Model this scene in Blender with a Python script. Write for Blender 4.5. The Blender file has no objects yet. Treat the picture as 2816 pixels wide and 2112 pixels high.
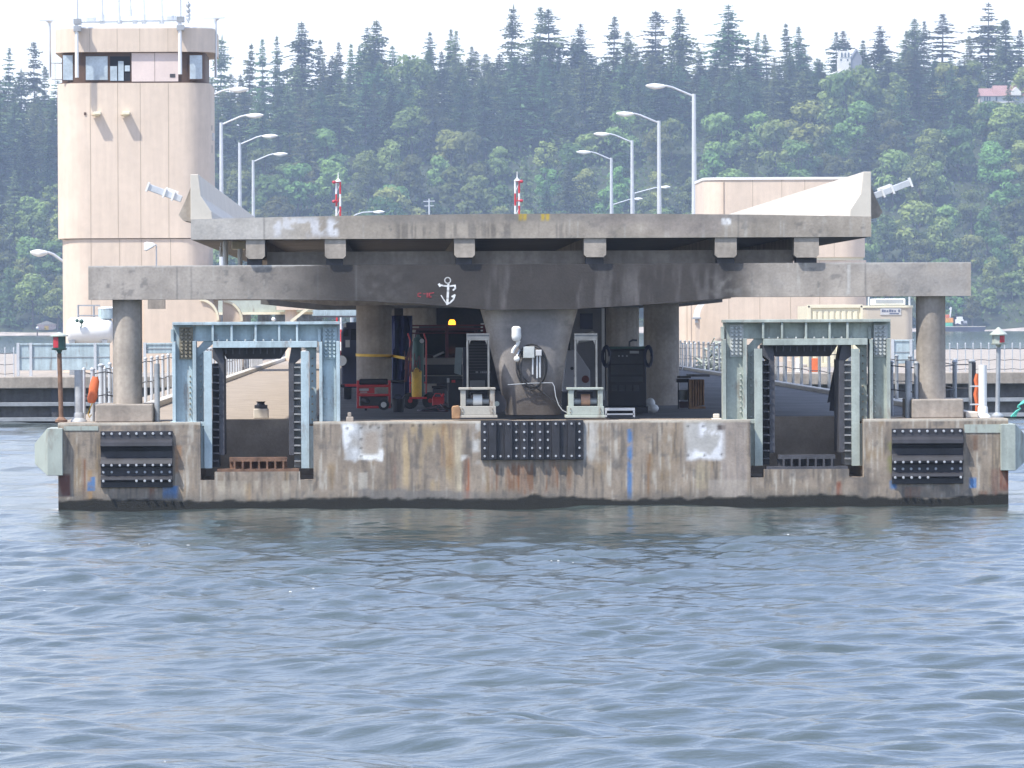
import bpy, math, random
import numpy as np
from mathutils import Vector, Matrix
R = math.radians
scene = bpy.context.scene
col = scene.collection
rng = random.Random(7)

# ------------------------------------------------------------------ camera
F = 15774.0                       # focal length in photo pixels (photo 2816 x 2112)
CAM = Vector((-2.66, -110.0, 3.6))
ROLL = R(0.26)
_u, _v = -328.0, 174.0
_u0 = _u*math.cos(ROLL)+_v*math.sin(ROLL)
_v0 = -_u*math.sin(ROLL)+_v*math.cos(ROLL)
YAW, PITCH = math.atan(-_u0/F), math.atan(_v0/F)
fwd = Vector((math.sin(YAW)*math.cos(PITCH), math.cos(YAW)*math.cos(PITCH), -math.sin(PITCH)))
r0 = Vector((math.cos(YAW), -math.sin(YAW), 0))
u0 = r0.cross(fwd)
right = r0*math.cos(ROLL)-u0*math.sin(ROLL)
up = r0*math.sin(ROLL)+u0*math.cos(ROLL)
cam_d = bpy.data.cameras.new('camera'); cam = bpy.data.objects.new('camera', cam_d); col.objects.link(cam)
M = Matrix((right, up, -fwd)).transposed().to_4x4(); M.translation = CAM
cam.matrix_world = M
cam_d.sensor_fit = 'HORIZONTAL'; cam_d.sensor_width = 36.0; cam_d.lens = 36.0*F/2816.0
cam_d.clip_start = 1.0; cam_d.clip_end = 6000.0
scene.camera = cam

# ------------------------------------------------------------------ world, sun, exposure
SUN_TO = Vector((-0.5, -0.36, 1.0)).normalized()
SUN_EL = math.asin(SUN_TO.z); SUN_ROT = math.atan2(SUN_TO.x, SUN_TO.y)
SKY_STRENGTH, SUN_STRENGTH, EXPOSURE, HAZE = 0.12, 4.9, 0.44, 0.00021
world = bpy.data.worlds.new('World'); scene.world = world; world.use_nodes = True
nt = world.node_tree; nt.nodes.clear()
N = nt.nodes.new; L = nt.links.new
sky = N('ShaderNodeTexSky'); sky.sky_type = 'NISHITA'; sky.sun_disc = False
sky.sun_elevation = SUN_EL; sky.sun_rotation = SUN_ROT; sky.air_density = 1.0; sky.dust_density = 1.5; sky.ozone_density = 1.0
bg = N('ShaderNodeBackground'); bg.inputs['Strength'].default_value = SKY_STRENGTH
# bright summer cloud lying low over the horizon, thinning out overhead
tc = N('ShaderNodeTexCoord'); sep = N('ShaderNodeSeparateXYZ'); L(tc.outputs['Generated'], sep.inputs[0])
mp = N('ShaderNodeMapping'); mp.inputs['Scale'].default_value = (2.0, 2.0, 9.0); L(tc.outputs['Generated'], mp.inputs[0])
ns = N('ShaderNodeTexNoise'); ns.inputs['Scale'].default_value = 2.2; ns.inputs['Detail'].default_value = 5.0; L(mp.outputs[0], ns.inputs['Vector'])
ramp = N('ShaderNodeMapRange'); ramp.inputs['From Min'].default_value = 0.06; ramp.inputs['From Max'].default_value = 0.20
ramp.inputs['To Min'].default_value = 1.0; ramp.inputs['To Max'].default_value = 0.0; L(sep.outputs['Z'], ramp.inputs['Value'])
r2 = N('ShaderNodeMapRange'); r2.inputs['From Min'].default_value = 0.48; r2.inputs['From Max'].default_value = 0.68
r2.inputs['To Max'].default_value = 0.55; L(ns.outputs['Fac'], r2.inputs['Value'])
mx = N('ShaderNodeMath'); mx.operation = 'MAXIMUM'; L(ramp.outputs[0], mx.inputs[0]); L(r2.outputs[0], mx.inputs[1])
mix = N('ShaderNodeMix'); mix.data_type = 'RGBA'; L(mx.outputs[0], mix.inputs['Factor'])
veil = N('ShaderNodeMix'); veil.data_type = 'RGBA'; veil.inputs['Factor'].default_value = 0.5; L(sky.outputs[0], veil.inputs['A']); veil.inputs['B'].default_value = (6.3, 8.5, 14.4, 1)
L(veil.outputs['Result'], mix.inputs['A'])
mix.inputs['B'].default_value = (8.6, 9.0, 9.4, 1)
L(mix.outputs['Result'], bg.inputs['Color'])
wo = N('ShaderNodeOutputWorld'); L(bg.outputs[0], wo.inputs['Surface'])
sd = bpy.data.lights.new('sun', 'SUN'); sd.energy = SUN_STRENGTH; sd.angle = R(1.2); sd.color = (1.0, 0.95, 0.86)
sun = bpy.data.objects.new('sun', sd); col.objects.link(sun); sun.location = (-200, -150, 400)
sun.rotation_euler = (-SUN_TO).to_track_quat('-Z', 'Y').to_euler()
scene.view_settings.view_transform = 'Standard'; scene.view_settings.look = 'None'
scene.view_settings.exposure = EXPOSURE; scene.view_settings.gamma = 1.0; scene.view_settings.use_curve_mapping = False
scene.cycles.max_bounces = 6; scene.cycles.diffuse_bounces = 3; scene.cycles.glossy_bounces = 3
scene.cycles.transparent_max_bounces = 8; scene.cycles.volume_bounces = 0
scene.cycles.caustics_reflective = False; scene.cycles.caustics_refractive = False
scene.cycles.use_denoising = True

# ------------------------------------------------------------------ helpers
def ray(px, py, Y):
    """point of the plane y = Y seen at photo pixel (px, py): used only to take sizes off the photograph"""
    d = fwd*F + right*(px-1408.0) + up*(1056.0-py)
    t = (Y-CAM.y)/d.y
    return CAM.x+d.x*t, CAM.z+d.z*t
def RX(px, py, Y): return ray(px, py, Y)[0]
def RZ(px, py, Y): return ray(px, py, Y)[1]

class MB:
    def __init__(s): s.v = []; s.f = []; s.c = None
    def add(s, vs, fs):
        b = len(s.v); s.v.extend([tuple(p) for p in vs]); s.f.extend([tuple(i+b for i in f) for f in fs]); return s
    def box(s, x0, x1, y0, y1, z0, z1):
        if x0 > x1: x0, x1 = x1, x0
        if y0 > y1: y0, y1 = y1, y0
        if z0 > z1: z0, z1 = z1, z0
        return s.add([(x0,y0,z0),(x1,y0,z0),(x1,y1,z0),(x0,y1,z0),(x0,y0,z1),(x1,y0,z1),(x1,y1,z1),(x0,y1,z1)],
              [(0,3,2,1),(4,5,6,7),(0,1,5,4),(1,2,6,5),(2,3,7,6),(3,0,4,7)])
    def pbox(s, px0, px1, py0, py1, Y, t):
        """box whose front face, at depth Y, covers the photo rectangle; t = thickness away from the viewer"""
        pm, qm = (px0+px1)/2, (py0+py1)/2
        return s.box(RX(px0,qm,Y), RX(px1,qm,Y), Y, Y+t, RZ(pm,py0,Y), RZ(pm,py1,Y))
    def prism_xz(s, pts, y0, y1):
        n = len(pts); a = sum(pts[i][0]*pts[(i+1)%n][1]-pts[(i+1)%n][0]*pts[i][1] for i in range(n))
        if a < 0: pts = pts[::-1]
        vs = [(x,y0,z) for x,z in pts]+[(x,y1,z) for x,z in pts]
        fs = [tuple(range(n)), tuple(range(2*n-1,n-1,-1))]+[((i+1)%n, i, n+i, n+(i+1)%n) for i in range(n)]
        return s.add(vs, fs)
    def prism_xy(s, pts, z0, z1):
        n = len(pts); a = sum(pts[i][0]*pts[(i+1)%n][1]-pts[(i+1)%n][0]*pts[i][1] for i in range(n))
        if a < 0: pts = pts[::-1]
        vs = [(x,y,z0) for x,y in pts]+[(x,y,z1) for x,y in pts]
        fs = [tuple(range(n-1,-1,-1)), tuple(range(n,2*n))]+[(i,(i+1)%n,n+(i+1)%n,n+i) for i in range(n)]
        return s.add(vs, fs)
    def pprism(s, pp, Y, t): return s.prism_xz([ray(a,b,Y) for a,b in pp], Y, Y+t)
    def cyl(s, p0, p1, r0, r1=None, n=14, caps=True):
        r1 = r0 if r1 is None else r1
        p0, p1 = Vector(p0), Vector(p1); d = (p1-p0).normalized()
        a = d.orthogonal().normalized(); b = d.cross(a)
        vs = []
        for p, r in ((p0,r0),(p1,r1)):
            for i in range(n):
                t = 2*math.pi*i/n; vs.append(p+a*(r*math.cos(t))+b*(r*math.sin(t)))
        fs = [(i,(i+1)%n,n+(i+1)%n,n+i) for i in range(n)]
        if caps: fs += [tuple(range(n-1,-1,-1)), tuple(range(n,2*n))]
        return s.add(vs, fs)
    def tube(s, pts, r, n=8):
        pts = [Vector(p) for p in pts]; m = len(pts); vs = []; ref = None
        for i, p in enumerate(pts):
            d = (pts[min(i+1,m-1)]-pts[max(i-1,0)]).normalized()
            if ref is None: ref = d.orthogonal().normalized()
            a = (ref-d*ref.dot(d)); a = a.normalized() if a.length > 1e-6 else d.orthogonal().normalized(); ref = a
            b = d.cross(a); rr = r[i] if hasattr(r, '__len__') else r
            for k in range(n):
                t = 2*math.pi*k/n; vs.append(p+a*(rr*math.cos(t))+b*(rr*math.sin(t)))
        fs = [(i*n+k, i*n+(k+1)%n, (i+1)*n+(k+1)%n, (i+1)*n+k) for i in range(m-1) for k in range(n)]
        fs += [tuple(range(n-1,-1,-1)), tuple(range((m-1)*n, m*n))]
        return s.add(vs, fs)
    def lathe(s, c, prof, n=18, axis='z'):
        """prof: (radius, height) rows, bottom to top, round an upright axis through c"""
        vs = []
        for r, h in prof:
            for k in range(n):
                t = 2*math.pi*k/n; q = (r*math.cos(t), r*math.sin(t), h)
                if axis == 'x': q = (q[2], q[0], q[1])
                if axis == 'y': q = (q[0], q[2], -q[1])
                vs.append((c[0]+q[0], c[1]+q[1], c[2]+q[2]))
        m = len(prof)
        fs = [(i*n+k, i*n+(k+1)%n, (i+1)*n+(k+1)%n, (i+1)*n+k) for i in range(m-1) for k in range(n)]
        fs += [tuple(range(n-1,-1,-1)), tuple(range((m-1)*n, m*n))]
        return s.add(vs, fs)
    def ball(s, c, rx, ry=None, rz=None, n=12, m=7):
        ry = ry or rx; rz = rz or rx
        prof = [(max(1e-3, math.sin(math.pi*i/m)), -math.cos(math.pi*i/m)) for i in range(m+1)]
        vs = []
        for r, h in prof:
            for k in range(n):
                t = 2*math.pi*k/n; vs.append((c[0]+rx*r*math.cos(t), c[1]+ry*r*math.sin(t), c[2]+rz*h))
        fs = [(i*n+k, i*n+(k+1)%n, (i+1)*n+(k+1)%n, (i+1)*n+k) for i in range(m) for k in range(n)]
        fs += [tuple(range(n-1,-1,-1)), tuple(range(m*n, (m+1)*n))]
        return s.add(vs, fs)
    def bar(s, p0, p1, w, h=None):
        """square bar between two points"""
        h = h or w; p0, p1 = Vector(p0), Vector(p1); d = (p1-p0).normalized()
        ref = Vector((0,1,0)) if abs(d.y) < 0.9 else Vector((0,0,1))
        a = d.cross(ref).normalized(); b = d.cross(a)
        vs = []
        for p in (p0,p1):
            for sa, sb in ((-1,-1),(1,-1),(1,1),(-1,1)): vs.append(p+a*(sa*w/2)+b*(sb*h/2))
        return s.add(vs, [(0,1,2,3),(7,6,5,4),(0,4,5,1),(1,5,6,2),(2,6,7,3),(3,7,4,0)])
    def build(s, name, mat, parent=None, smooth=False, bevel=0.0, colors=None):
        me = bpy.data.meshes.new(name)
        o = bpy.data.objects.new(name, me); col.objects.link(o)
        off = Vector((0,0,0))
        if parent is not None:
            o.parent = parent; off = Vector(parent.get('_o', (0,0,0)))
            o['_o'] = tuple(off)
        me.from_pydata([(p[0]-off.x, p[1]-off.y, p[2]-off.z) for p in s.v], [], s.f)
        if colors is not None:
            at = me.color_attributes.new('Col', 'FLOAT_COLOR', 'POINT')
            arr = np.ones((len(s.v),4), np.float32); arr[:,:3] = colors
            at.data.foreach_set('color', arr.ravel())
        me.materials.append(mat)
        if smooth:
            me.polygons.foreach_set('use_smooth', [True]*len(me.polygons))
            try: me.set_sharp_from_angle(angle=R(40))
            except Exception: pass
        me.update()
        if bevel:
            b = o.modifiers.new('bevel', 'BEVEL'); b.width = bevel; b.segments = 2; b.limit_method = 'ANGLE'; b.angle_limit = R(50)
        return o

def empty(name, loc, label, cat, group=None):
    o = bpy.data.objects.new(name, None); col.objects.link(o); o.location = loc; o['_o'] = tuple(loc)
    o.empty_display_size = 0.2
    return tag(o, label, cat, group)
def tag(o, label=None, cat=None, group=None, kind=None):
    if label: o['label'] = label
    if cat: o['category'] = cat
    if group: o['group'] = group
    if kind: o['kind'] = kind
    return o
def copy_tree(o, parent=None):
    c = o.copy(); col.objects.link(c)
    if parent is not None: c.parent = parent
    for ch in list(o.children): copy_tree(ch, c)
    return c

# ------------------------------------------------------------------ value noise for painting wear into vertex colours
def _vn(x, y, seed):
    g = np.random.RandomState(seed).rand(256,256)
    xi = np.floor(x).astype(int); yi = np.floor(y).astype(int); fx = x-xi; fy = y-yi
    fx = fx*fx*(3-2*fx); fy = fy*fy*(3-2*fy)
    a = g[xi%256, yi%256]; b = g[(xi+1)%256, yi%256]; c = g[xi%256, (yi+1)%256]; d = g[(xi+1)%256, (yi+1)%256]
    return (a*(1-fx)+b*fx)*(1-fy)+(c*(1-fx)+d*fx)*fy
def fbm(x, y, seed=1, o=4):
    s = 0; a = 0.5; t = 0
    for i in range(o): s = s+a*_vn(x*2**i, y*2**i, seed+i*17); t += a; a *= 0.5
    return s/t
def ss(a, b, x): t = np.clip((x-a)/(b-a), 0, 1); return t*t*(3-2*t)
def blob(px, py, x0, x1, y0, y1, soft=8.0):
    return ss(x0-soft, x0+soft, px)*(1-ss(x1-soft, x1+soft, px))*ss(y0-soft, y0+soft, py)*(1-ss(y1-soft, y1+soft, py))
def lay(c, m, rgb, k=1.0):
    m = np.clip(m*k, 0, 1)[:,None]; return c*(1-m)+np.array(rgb)[None,:]*m

# ------------------------------------------------------------------ materials
def mat(name, color, rough=0.7, metal=0.0, var=0.25, scale=1.5, streak=0.0, bump=0.0, bscale=20.0, attr=False, emit=None, spec=0.5, rust=0.0, rnd=0.0):
    m = bpy.data.materials.new(name); m.use_nodes = True
    t = m.node_tree; n = t.nodes; n.clear(); K = n.new; J = t.links.new
    p = K('ShaderNodeBsdfPrincipled'); o = K('ShaderNodeOutputMaterial'); J(p.outputs[0], o.inputs['Surface'])
    p.inputs['Roughness'].default_value = rough; p.inputs['Metallic'].default_value = metal
    p.inputs['Specular IOR Level'].default_value = spec
    g = K('ShaderNodeNewGeometry')
    pos = g.outputs['Position']
    if attr:
        at = K('ShaderNodeAttribute'); at.attribute_name = 'Col'; c = at.outputs['Color']
    else:
        rgb = K('ShaderNodeRGB'); rgb.outputs[0].default_value = (*color, 1); c = rgb.outputs[0]
    def mulnoise(c, sc, amt, vec_scale=None, detail=5.0, lo=0.3, hi=0.7):
        nz = K('ShaderNodeTexNoise'); nz.inputs['Scale'].default_value = sc; nz.inputs['Detail'].default_value = detail
        if vec_scale:
            mp = K('ShaderNodeMapping'); mp.inputs['Scale'].default_value = vec_scale; J(pos, mp.inputs[0]); J(mp.outputs[0], nz.inputs['Vector'])
        else: J(pos, nz.inputs['Vector'])
        mr = K('ShaderNodeMapRange'); mr.inputs['From Min'].default_value = lo; mr.inputs['From Max'].default_value = hi
        mr.inputs['To Min'].default_value = 1-amt; mr.inputs['To Max'].default_value = 1+amt*0.6; J(nz.outputs['Fac'], mr.inputs['Value'])
        x = K('ShaderNodeMix'); x.data_type = 'RGBA'; x.blend_type = 'MULTIPLY'; x.inputs['Factor'].default_value = 1
        J(c, x.inputs['A']); J(mr.outputs[0], x.inputs['B']); return x.outputs['Result']
    if var: c = mulnoise(c, scale, var)
    if var: c = mulnoise(c, scale*9, var*0.5)
    if streak: c = mulnoise(c, 1.0, streak, (6.0, 6.0, 0.35))
    if rust:
        nz = K('ShaderNodeTexNoise'); nz.inputs['Scale'].default_value = 2.3; nz.inputs['Detail'].default_value = 8.0; nz.inputs['Roughness'].default_value = 0.7
        mp = K('ShaderNodeMapping'); mp.inputs['Scale'].default_value = (2.2,2.2,.5); J(pos, mp.inputs[0]); J(mp.outputs[0], nz.inputs['Vector'])
        mr = K('ShaderNodeMapRange'); mr.inputs['From Min'].default_value = 0.56; mr.inputs['From Max'].default_value = 0.68; mr.inputs['To Max'].default_value = rust
        J(nz.outputs['Fac'], mr.inputs['Value'])
        x = K('ShaderNodeMix'); x.data_type = 'RGBA'; J(mr.outputs[0], x.inputs['Factor']); J(c, x.inputs['A']); x.inputs['B'].default_value = (0.14,0.065,0.03,1); c = x.outputs['Result']
    if rnd:
        oi = K('ShaderNodeObjectInfo'); mr = K('ShaderNodeMapRange'); mr.inputs['To Min'].default_value = 1-rnd; mr.inputs['To Max'].default_value = 1+rnd
        J(oi.outputs['Random'], mr.inputs['Value'])
        x = K('ShaderNodeMix'); x.data_type = 'RGBA'; x.blend_type = 'MULTIPLY'; x.inputs['Factor'].default_value = 1
        J(c, x.inputs['A']); J(mr.outputs[0], x.inputs['B']); c = x.outputs['Result']
    J(c, p.inputs['Base Color'])
    if bump:
        nz = K('ShaderNodeTexNoise'); nz.inputs['Scale'].default_value = bscale; nz.inputs['Detail'].default_value = 4; J(pos, nz.inputs['Vector'])
        b = K('ShaderNodeBump'); b.inputs['Strength'].default_value = bump; b.inputs['Distance'].default_value = 0.02
        J(nz.outputs['Fac'], b.inputs['Height']); J(b.outputs[0], p.inputs['Normal'])
    if emit:
        p.inputs['Emission Color'].default_value = (*emit[0], 1); p.inputs['Emission Strength'].default_value = emit[1]
    return m

CONC = (0.37, 0.305, 0.24)
M_hull = mat('stained_concrete', CONC, 0.85, attr=True, var=0.22, scale=2.2, bump=0.25, bscale=30)
M_conc = mat('grey_concrete', (0.365,0.32,0.272), 0.85, var=0.28, scale=1.4, streak=0.18, bump=0.2, bscale=25)
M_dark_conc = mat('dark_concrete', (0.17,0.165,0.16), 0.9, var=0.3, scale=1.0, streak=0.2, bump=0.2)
M_barrier = mat('pale_concrete', (0.62,0.57,0.49), 0.8, var=0.06, scale=1.5)
M_rung = mat('worn_grey_steel', (0.30,0.30,0.30), 0.6, var=0.3, scale=4)
M_deckc = mat('deck_concrete', (0.33,0.31,0.275), 0.85, var=0.3, scale=0.9)
M_tan = mat('tan_precast_panel', (0.665,0.55,0.445), 0.75, var=0.09, scale=0.4, streak=0.06)
M_joint = mat('dark_joint', (0.44,0.36,0.28), 0.9, var=0.1)
M_brown = mat('brown_window_frame', (0.11,0.065,0.045), 0.6, var=0.2)
M_board = mat('pinkish_plywood', (0.70,0.585,0.54), 0.8, var=0.08, scale=1.2)
M_glass = mat('window_glass', (0.08,0.12,0.15), 0.06, var=0.1, spec=0.8)
M_pane = mat('reflecting_pane', (0.42,0.50,0.56), 0.15, var=0.25, scale=1.3, spec=0.8)
M_dglass = mat('dark_windscreen', (0.012,0.013,0.018), 0.25, var=0.2, spec=0.3)
M_int = mat('dark_interior', (0.02,0.022,0.03), 0.9, var=0.2)
M_white = mat('white_paint', (0.80,0.80,0.78), 0.45, var=0.05, scale=2)
M_galv = mat('galvanised_steel', (0.62,0.64,0.66), 0.35, metal=0.35, var=0.1, scale=3)
M_greyst = mat('grey_steel', (0.36,0.38,0.40), 0.5, metal=0.2, var=0.2, scale=3)
M_teal = mat('blue_green_steel_paint', (0.43,0.53,0.565), 0.55, var=0.18, scale=2.2, streak=0.22, rust=0.55)
M_teal2 = mat('grey_green_steel_paint', (0.40,0.445,0.40), 0.6, var=0.22, scale=2.2, streak=0.25, rust=0.5)
M_bolt = mat('bolt_steel', (0.50,0.52,0.50), 0.5, var=0.2, scale=8)
M_bolt_dark = mat('rusty_bolt', (0.26,0.23,0.17), 0.7, var=0.3, scale=8)
M_rubber = mat('black_rubber', (0.028,0.028,0.034), 0.55, var=0.4, scale=4)
M_boltw = mat('galvanised_bolt', (0.44,0.46,0.49), 0.4, var=0.1, scale=8)
M_rusty = mat('rusty_steel', (0.20,0.115,0.075), 0.85, var=0.45, scale=6)
M_darkst = mat('dark_steel', (0.07,0.07,0.08), 0.6, var=0.3, scale=3)
M_red = mat('red_paint', (0.60,0.03,0.04), 0.4, var=0.2, scale=4)
M_redl = mat('red_lens', (0.45,0.03,0.05), 0.25, var=0.05)
M_black = mat('black_enamel', (0.018,0.017,0.024), 0.5, var=0.3, scale=4)
M_orange = mat('orange_vinyl', (0.72,0.17,0.06), 0.6, var=0.12, scale=6)
M_yellow = mat('yellow_paint', (0.80,0.50,0.06), 0.55, var=0.15, scale=5)
M_green_b = mat('dark_green_paint', (0.03,0.09,0.075), 0.5, var=0.2)
M_tarp = mat('blue_tarpaulin', (0.012,0.018,0.10), 0.6, var=0.3, scale=3, bump=0.6, bscale=5)
M_navy = mat('navy_paint', (0.025,0.03,0.07), 0.4, var=0.2)
M_maroon = mat('maroon_paint', (0.07,0.015,0.022), 0.4, var=0.3)
M_silver = mat('silver_paint', (0.42,0.43,0.45), 0.35, metal=0.2, var=0.1)
M_cream = mat('cream_paint', (0.74,0.69,0.52), 0.5, var=0.06, scale=2)
M_wood = mat('weathered_timber', (0.36,0.21,0.11), 0.85, var=0.35, scale=7)
M_beacon = mat('amber_beacon', (0.9,0.3,0.02), 0.4, var=0.0, emit=((1.0,0.32,0.02), 3.5))
M_rope = mat('turquoise_rope', (0.12,0.55,0.45), 0.8, var=0.1)
M_cable = mat('black_cable', (0.03,0.03,0.032), 0.6, var=0.1)
M_anchor = mat('white_spray_paint', (0.78,0.78,0.78), 0.8, var=0.15, scale=9)
M_redspray = mat('red_spray_paint', (0.30,0.05,0.06), 0.85, var=0.3, scale=9)
M_letter = mat('grey_lettering', (0.30,0.30,0.32), 0.6, var=0.1)
M_sign = mat('pale_sign', (0.52,0.52,0.52), 0.5, var=0.05)
M_signb = mat('blue_grey_lettering', (0.13,0.15,0.22), 0.6, var=0.1)
M_ped = mat('pale_green_steel', (0.40,0.44,0.39), 0.5, var=0.12, scale=3, rust=0.5)

def bolts(pts, r, dep, m_, parent, name='bolt', n=8, d=(0,-1,0)):
    """bolt heads as separate parts that share one mesh"""
    b = MB(); b.cyl((0,0,0),tuple(q*dep for q in d),r,r*.75,n); me = None
    off = Vector(parent.get('_o', (0,0,0)))
    for p in pts:
        if me is None:
            me = bpy.data.meshes.new(name); me.from_pydata(b.v, [], b.f); me.materials.append(m_); me.update()
        o = bpy.data.objects.new(name, me); col.objects.link(o); o.parent = parent; o.location = Vector(p)-off
# ================================================================== DRAW PONTOON
DZ = RZ(1460, 1157, 0)                       # deck height over the water
PX0, PX1 = RX(160,1300,0), RX(2773,1290,0)   # hull sides
PLEN = 240.0
pont = empty('concrete_pontoon', (0, 0, 0), 'long weathered concrete draw pontoon floating with rust-streaked end wall and two notches', 'pontoon')
NA = (RX(551,1250,0), RX(862,1250,0)); NB = (RX(2064,1240,0), RX(2375,1240,0))
SA = (RX(590,1300,0), RX(825,1300,0)); SB = (RX(2102,1290,0), RX(2335,1290,0))
FA, FB = RZ(570,1320,0), RZ(2084,1313,0); TA, TB = RZ(700,1297,0), RZ(2218,1290,0)
ND = 3.3
def proj(x, y, z):
    """photo pixel of a point (numpy arrays) - lets stains be placed where the photograph has them on the wall"""
    dx, dy, dz = x-CAM.x, y-CAM.y, z-CAM.z
    w = dx*fwd.x+dy*fwd.y+dz*fwd.z
    return (1408+F*(dx*right.x+dy*right.y+dz*right.z)/w, 1056-F*(dx*up.x+dy*up.y+dz*up.z)/w)
def axis(a, b, step, cuts):
    v = np.concatenate([np.linspace(a, b, int(abs(b-a)/step)+2), np.array(cuts)]); return np.unique(np.round(v, 5))
def paint_hull(x, z):
    px, py = proj(x, 0*x, z)
    n1 = fbm(x*1.1+5, z*1.6, 3); n2 = fbm(x*7, z*1.1+9, 5); n3 = fbm(x*22, z*1.7, 8); n4 = fbm(x*5, z*5, 11, 5)
    c = np.array([CONC])*(0.34+1.0*(0.35*n1+0.45*n2+.2*n3))[:,None]
    c = lay(c, ss(.50,.72,n2)*ss(.35,.62,n1), (.26,.19,.115), .85)            # ochre streaks
    c = lay(c, ss(.60,.78,n3), (.52,.49,.43), .6)                             # pale drips
    c = lay(c, ss(.56,.76,1-n3), (.13,.115,.10), .75)
    c = lay(c, ss(.55,.75,1-n1)*ss(.4,.6,n4), (.15,.13,.115), .7)                          # dark drips
    c = lay(c, ss(.62,.74,n4), (.14,.13,.12), .6)                             # pocks
    sy = ss(1150,1320,py)
    st = .35+.9*ss(.35,.7,n3)
    c = lay(c, blob(px,py,1065,1240,1170,1345,18)*ss(.4,.62,n2), (.42,.32,.19), .9)
    c = lay(c, blob(px,py,1212,1252,1150,1285,9)*st, (.30,.19,.10), .8)
    c = lay(c, blob(px,py,1250,1270,1180,1350,7)*st, (.54,.47,.33), .6)
    c = lay(c, blob(px,py,1300,1322,1150,1275,7)*ss(.3,.6,n4), (.62,.62,.60), .8)
    c = lay(c, blob(px,py,1605,1640,1160,1265,10)*ss(.4,.6,n3), (.58,.57,.54), .7)
    c = lay(c, blob(px,py,1350,1570,1272,1352,14)*ss(.42,.62,n3), (.20,.105,.06), .9)
    c = lay(c, blob(px,py,1420,1450,1280,1360,6)*st, (.25,.11,.05), .85)
    c = lay(c, blob(px,py,1276,1292,1255,1370,5)*st, (.29,.11,.055), .8)
    c = lay(c, blob(px,py,1268,1300,1252,1268,4)*ss(.35,.55,n4), (.6,.59,.56), .9)
    c = lay(c, blob(px,py,1512,1530,1260,1340,6)*st, (.22,.11,.06), .75)
    # spalled white patches where fenders were taken off
    e = (n4-.5)*26+(n2-.5)*16
    m = blob(px+e,py+e,946,1052,1164,1262,7); c = lay(c, m, (.43,.41,.385), .9)
    c = lay(c, m*ss(1002,985,px)*1.0*ss(.3,.5,n1+.1), (.60,.62,.64), .85)
    c = lay(c, blob(px+e*.4,py+e*.4,946,975,1172,1262,6)*ss(.38,.55,n4), (.84,.85,.86), .95)
    c = lay(c, blob(px+e*.4,py+e*.6,985,1053,1252,1266,4), (.84,.84,.82), .95)
    c = lay(c, blob(px+e*.4,py+e*.6,1040,1053,1235,1270,4), (.84,.84,.82), .95)
    c = lay(c, blob(px+e*.3,py+e*.3,1000,1042,1185,1250,12), (.36,.29,.225), .7)
    m = blob(px+e*.6,py+e*.6,1884,1990,1160,1262,8); c = lay(c, m, (.46,.45,.43), .95)
    rr = np.hypot((px-1938)/50,(py-1210)/48)
    c = lay(c, m*ss(.66,.95,rr+(n4-.5)*.7)*ss(-.35,.5,(px-1938)/50*.7+(py-1210)/48*.9+(n2-.5)*1.2), (.84,.85,.88), .95)
    c = lay(c, blob(px+e*.4,py+e*.4,1925,1990,1165,1200,9)*ss(.42,.58,n4), (.84,.85,.9), .9)
    c = lay(c, blob(px+e*.2,py+e*.3,1972,1995,1166,1182,4), (.05,.03,.025), .9)
    c = lay(c, blob(px,py,1916,1950,1268,1345,6)*st, (.42,.36,.24), .7)
    for qx, qy in ((955,1178),(993,1177),(1018,1174),(1041,1176),(1076,1169),(1135,1170),(1155,1170),(1193,1166),(993,1208),(993,1232),(993,1255),(1892,1172),(1934,1172),(1892,1252),(1938,1252),(1984,1250)):
        c = lay(c, np.exp(-((px-qx)**2+(py-qy)**2)/14.0), (.07,.065,.055), 1.0)
    # rust bars and streaks
    for a, b, q0, q1, k, col_ in ((1779,1789,1247,1370,1.1,(.24,.15,.085)),(2301,2315,1325,1392,1.2,(.22,.09,.055)),(163,192,1305,1365,1.2,(.15,.065,.05)),(226,236,1262,1390,1.0,(.22,.11,.06)),
                                  (240,256,1292,1390,.8,(.36,.24,.13)),(410,424,1342,1390,1.0,(.24,.11,.07)),(480,500,1225,1300,.7,(.33,.19,.1)),(2660,2690,1195,1240,.8,(.2,.13,.09)),(2726,2745,1290,1392,1.1,(.22,.09,.06)),
                                  (2750,2775,1285,1350,1.3,(.2,.07,.045)),(2690,2715,1350,1400,.9,(.2,.1,.06)),(2490,2530,1340,1372,.9,(.27,.15,.1)),(1075,1090,1245,1350,1.0,(.2,.14,.11)),(735,745,1345,1380,.6,(.3,.2,.1)),
                                  (670,690,1330,1392,.8,(.38,.27,.15)),(1000,1010,1290,1350,.8,(.15,.14,.13))):
        c = lay(c, blob(px,py,a,b,q0,q1,5)*st, col_, k)
    c = lay(c, blob(px,py,2440,2460,1215,1300,5)*ss(.3,.6,n4), (.24,.24,.1), .8)
    # repair rectangles
    c = lay(c, blob(px,py,1948,2056,1318,1366,2), (.43,.385,.34), .6)
    c = lay(c, blob(px,py,985,1010,1300,1345,2), (.5,.47,.41), .6)
    c = lay(c, blob(px,py,560,860,1322,1380,3)*ss(.4,.6,n2), (.47,.42,.34), .6)
    c = lay(c, blob(px,py,1984,2056,1160,1320,2), (.36,.315,.29), .5)
    # blue paint
    k = ss(.25,.45,n4)
    for a, b, q0, q1 in ((1726,1739,1180,1374),(241,261,1312,1350),(448,488,1337,1372),(2666,2686,1314,1342),(2447,2465,1320,1345)):
        c = lay(c, blob(px,py,a,b,q0,q1,1.5)*k, (.075,.19,.40), .9)
    # pour joints
    for qx in (547, 985, 1655, 2064, 2380): c = lay(c, np.exp(-((px-qx)/2.2)**2), (.13,.12,.11), .55)
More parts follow.
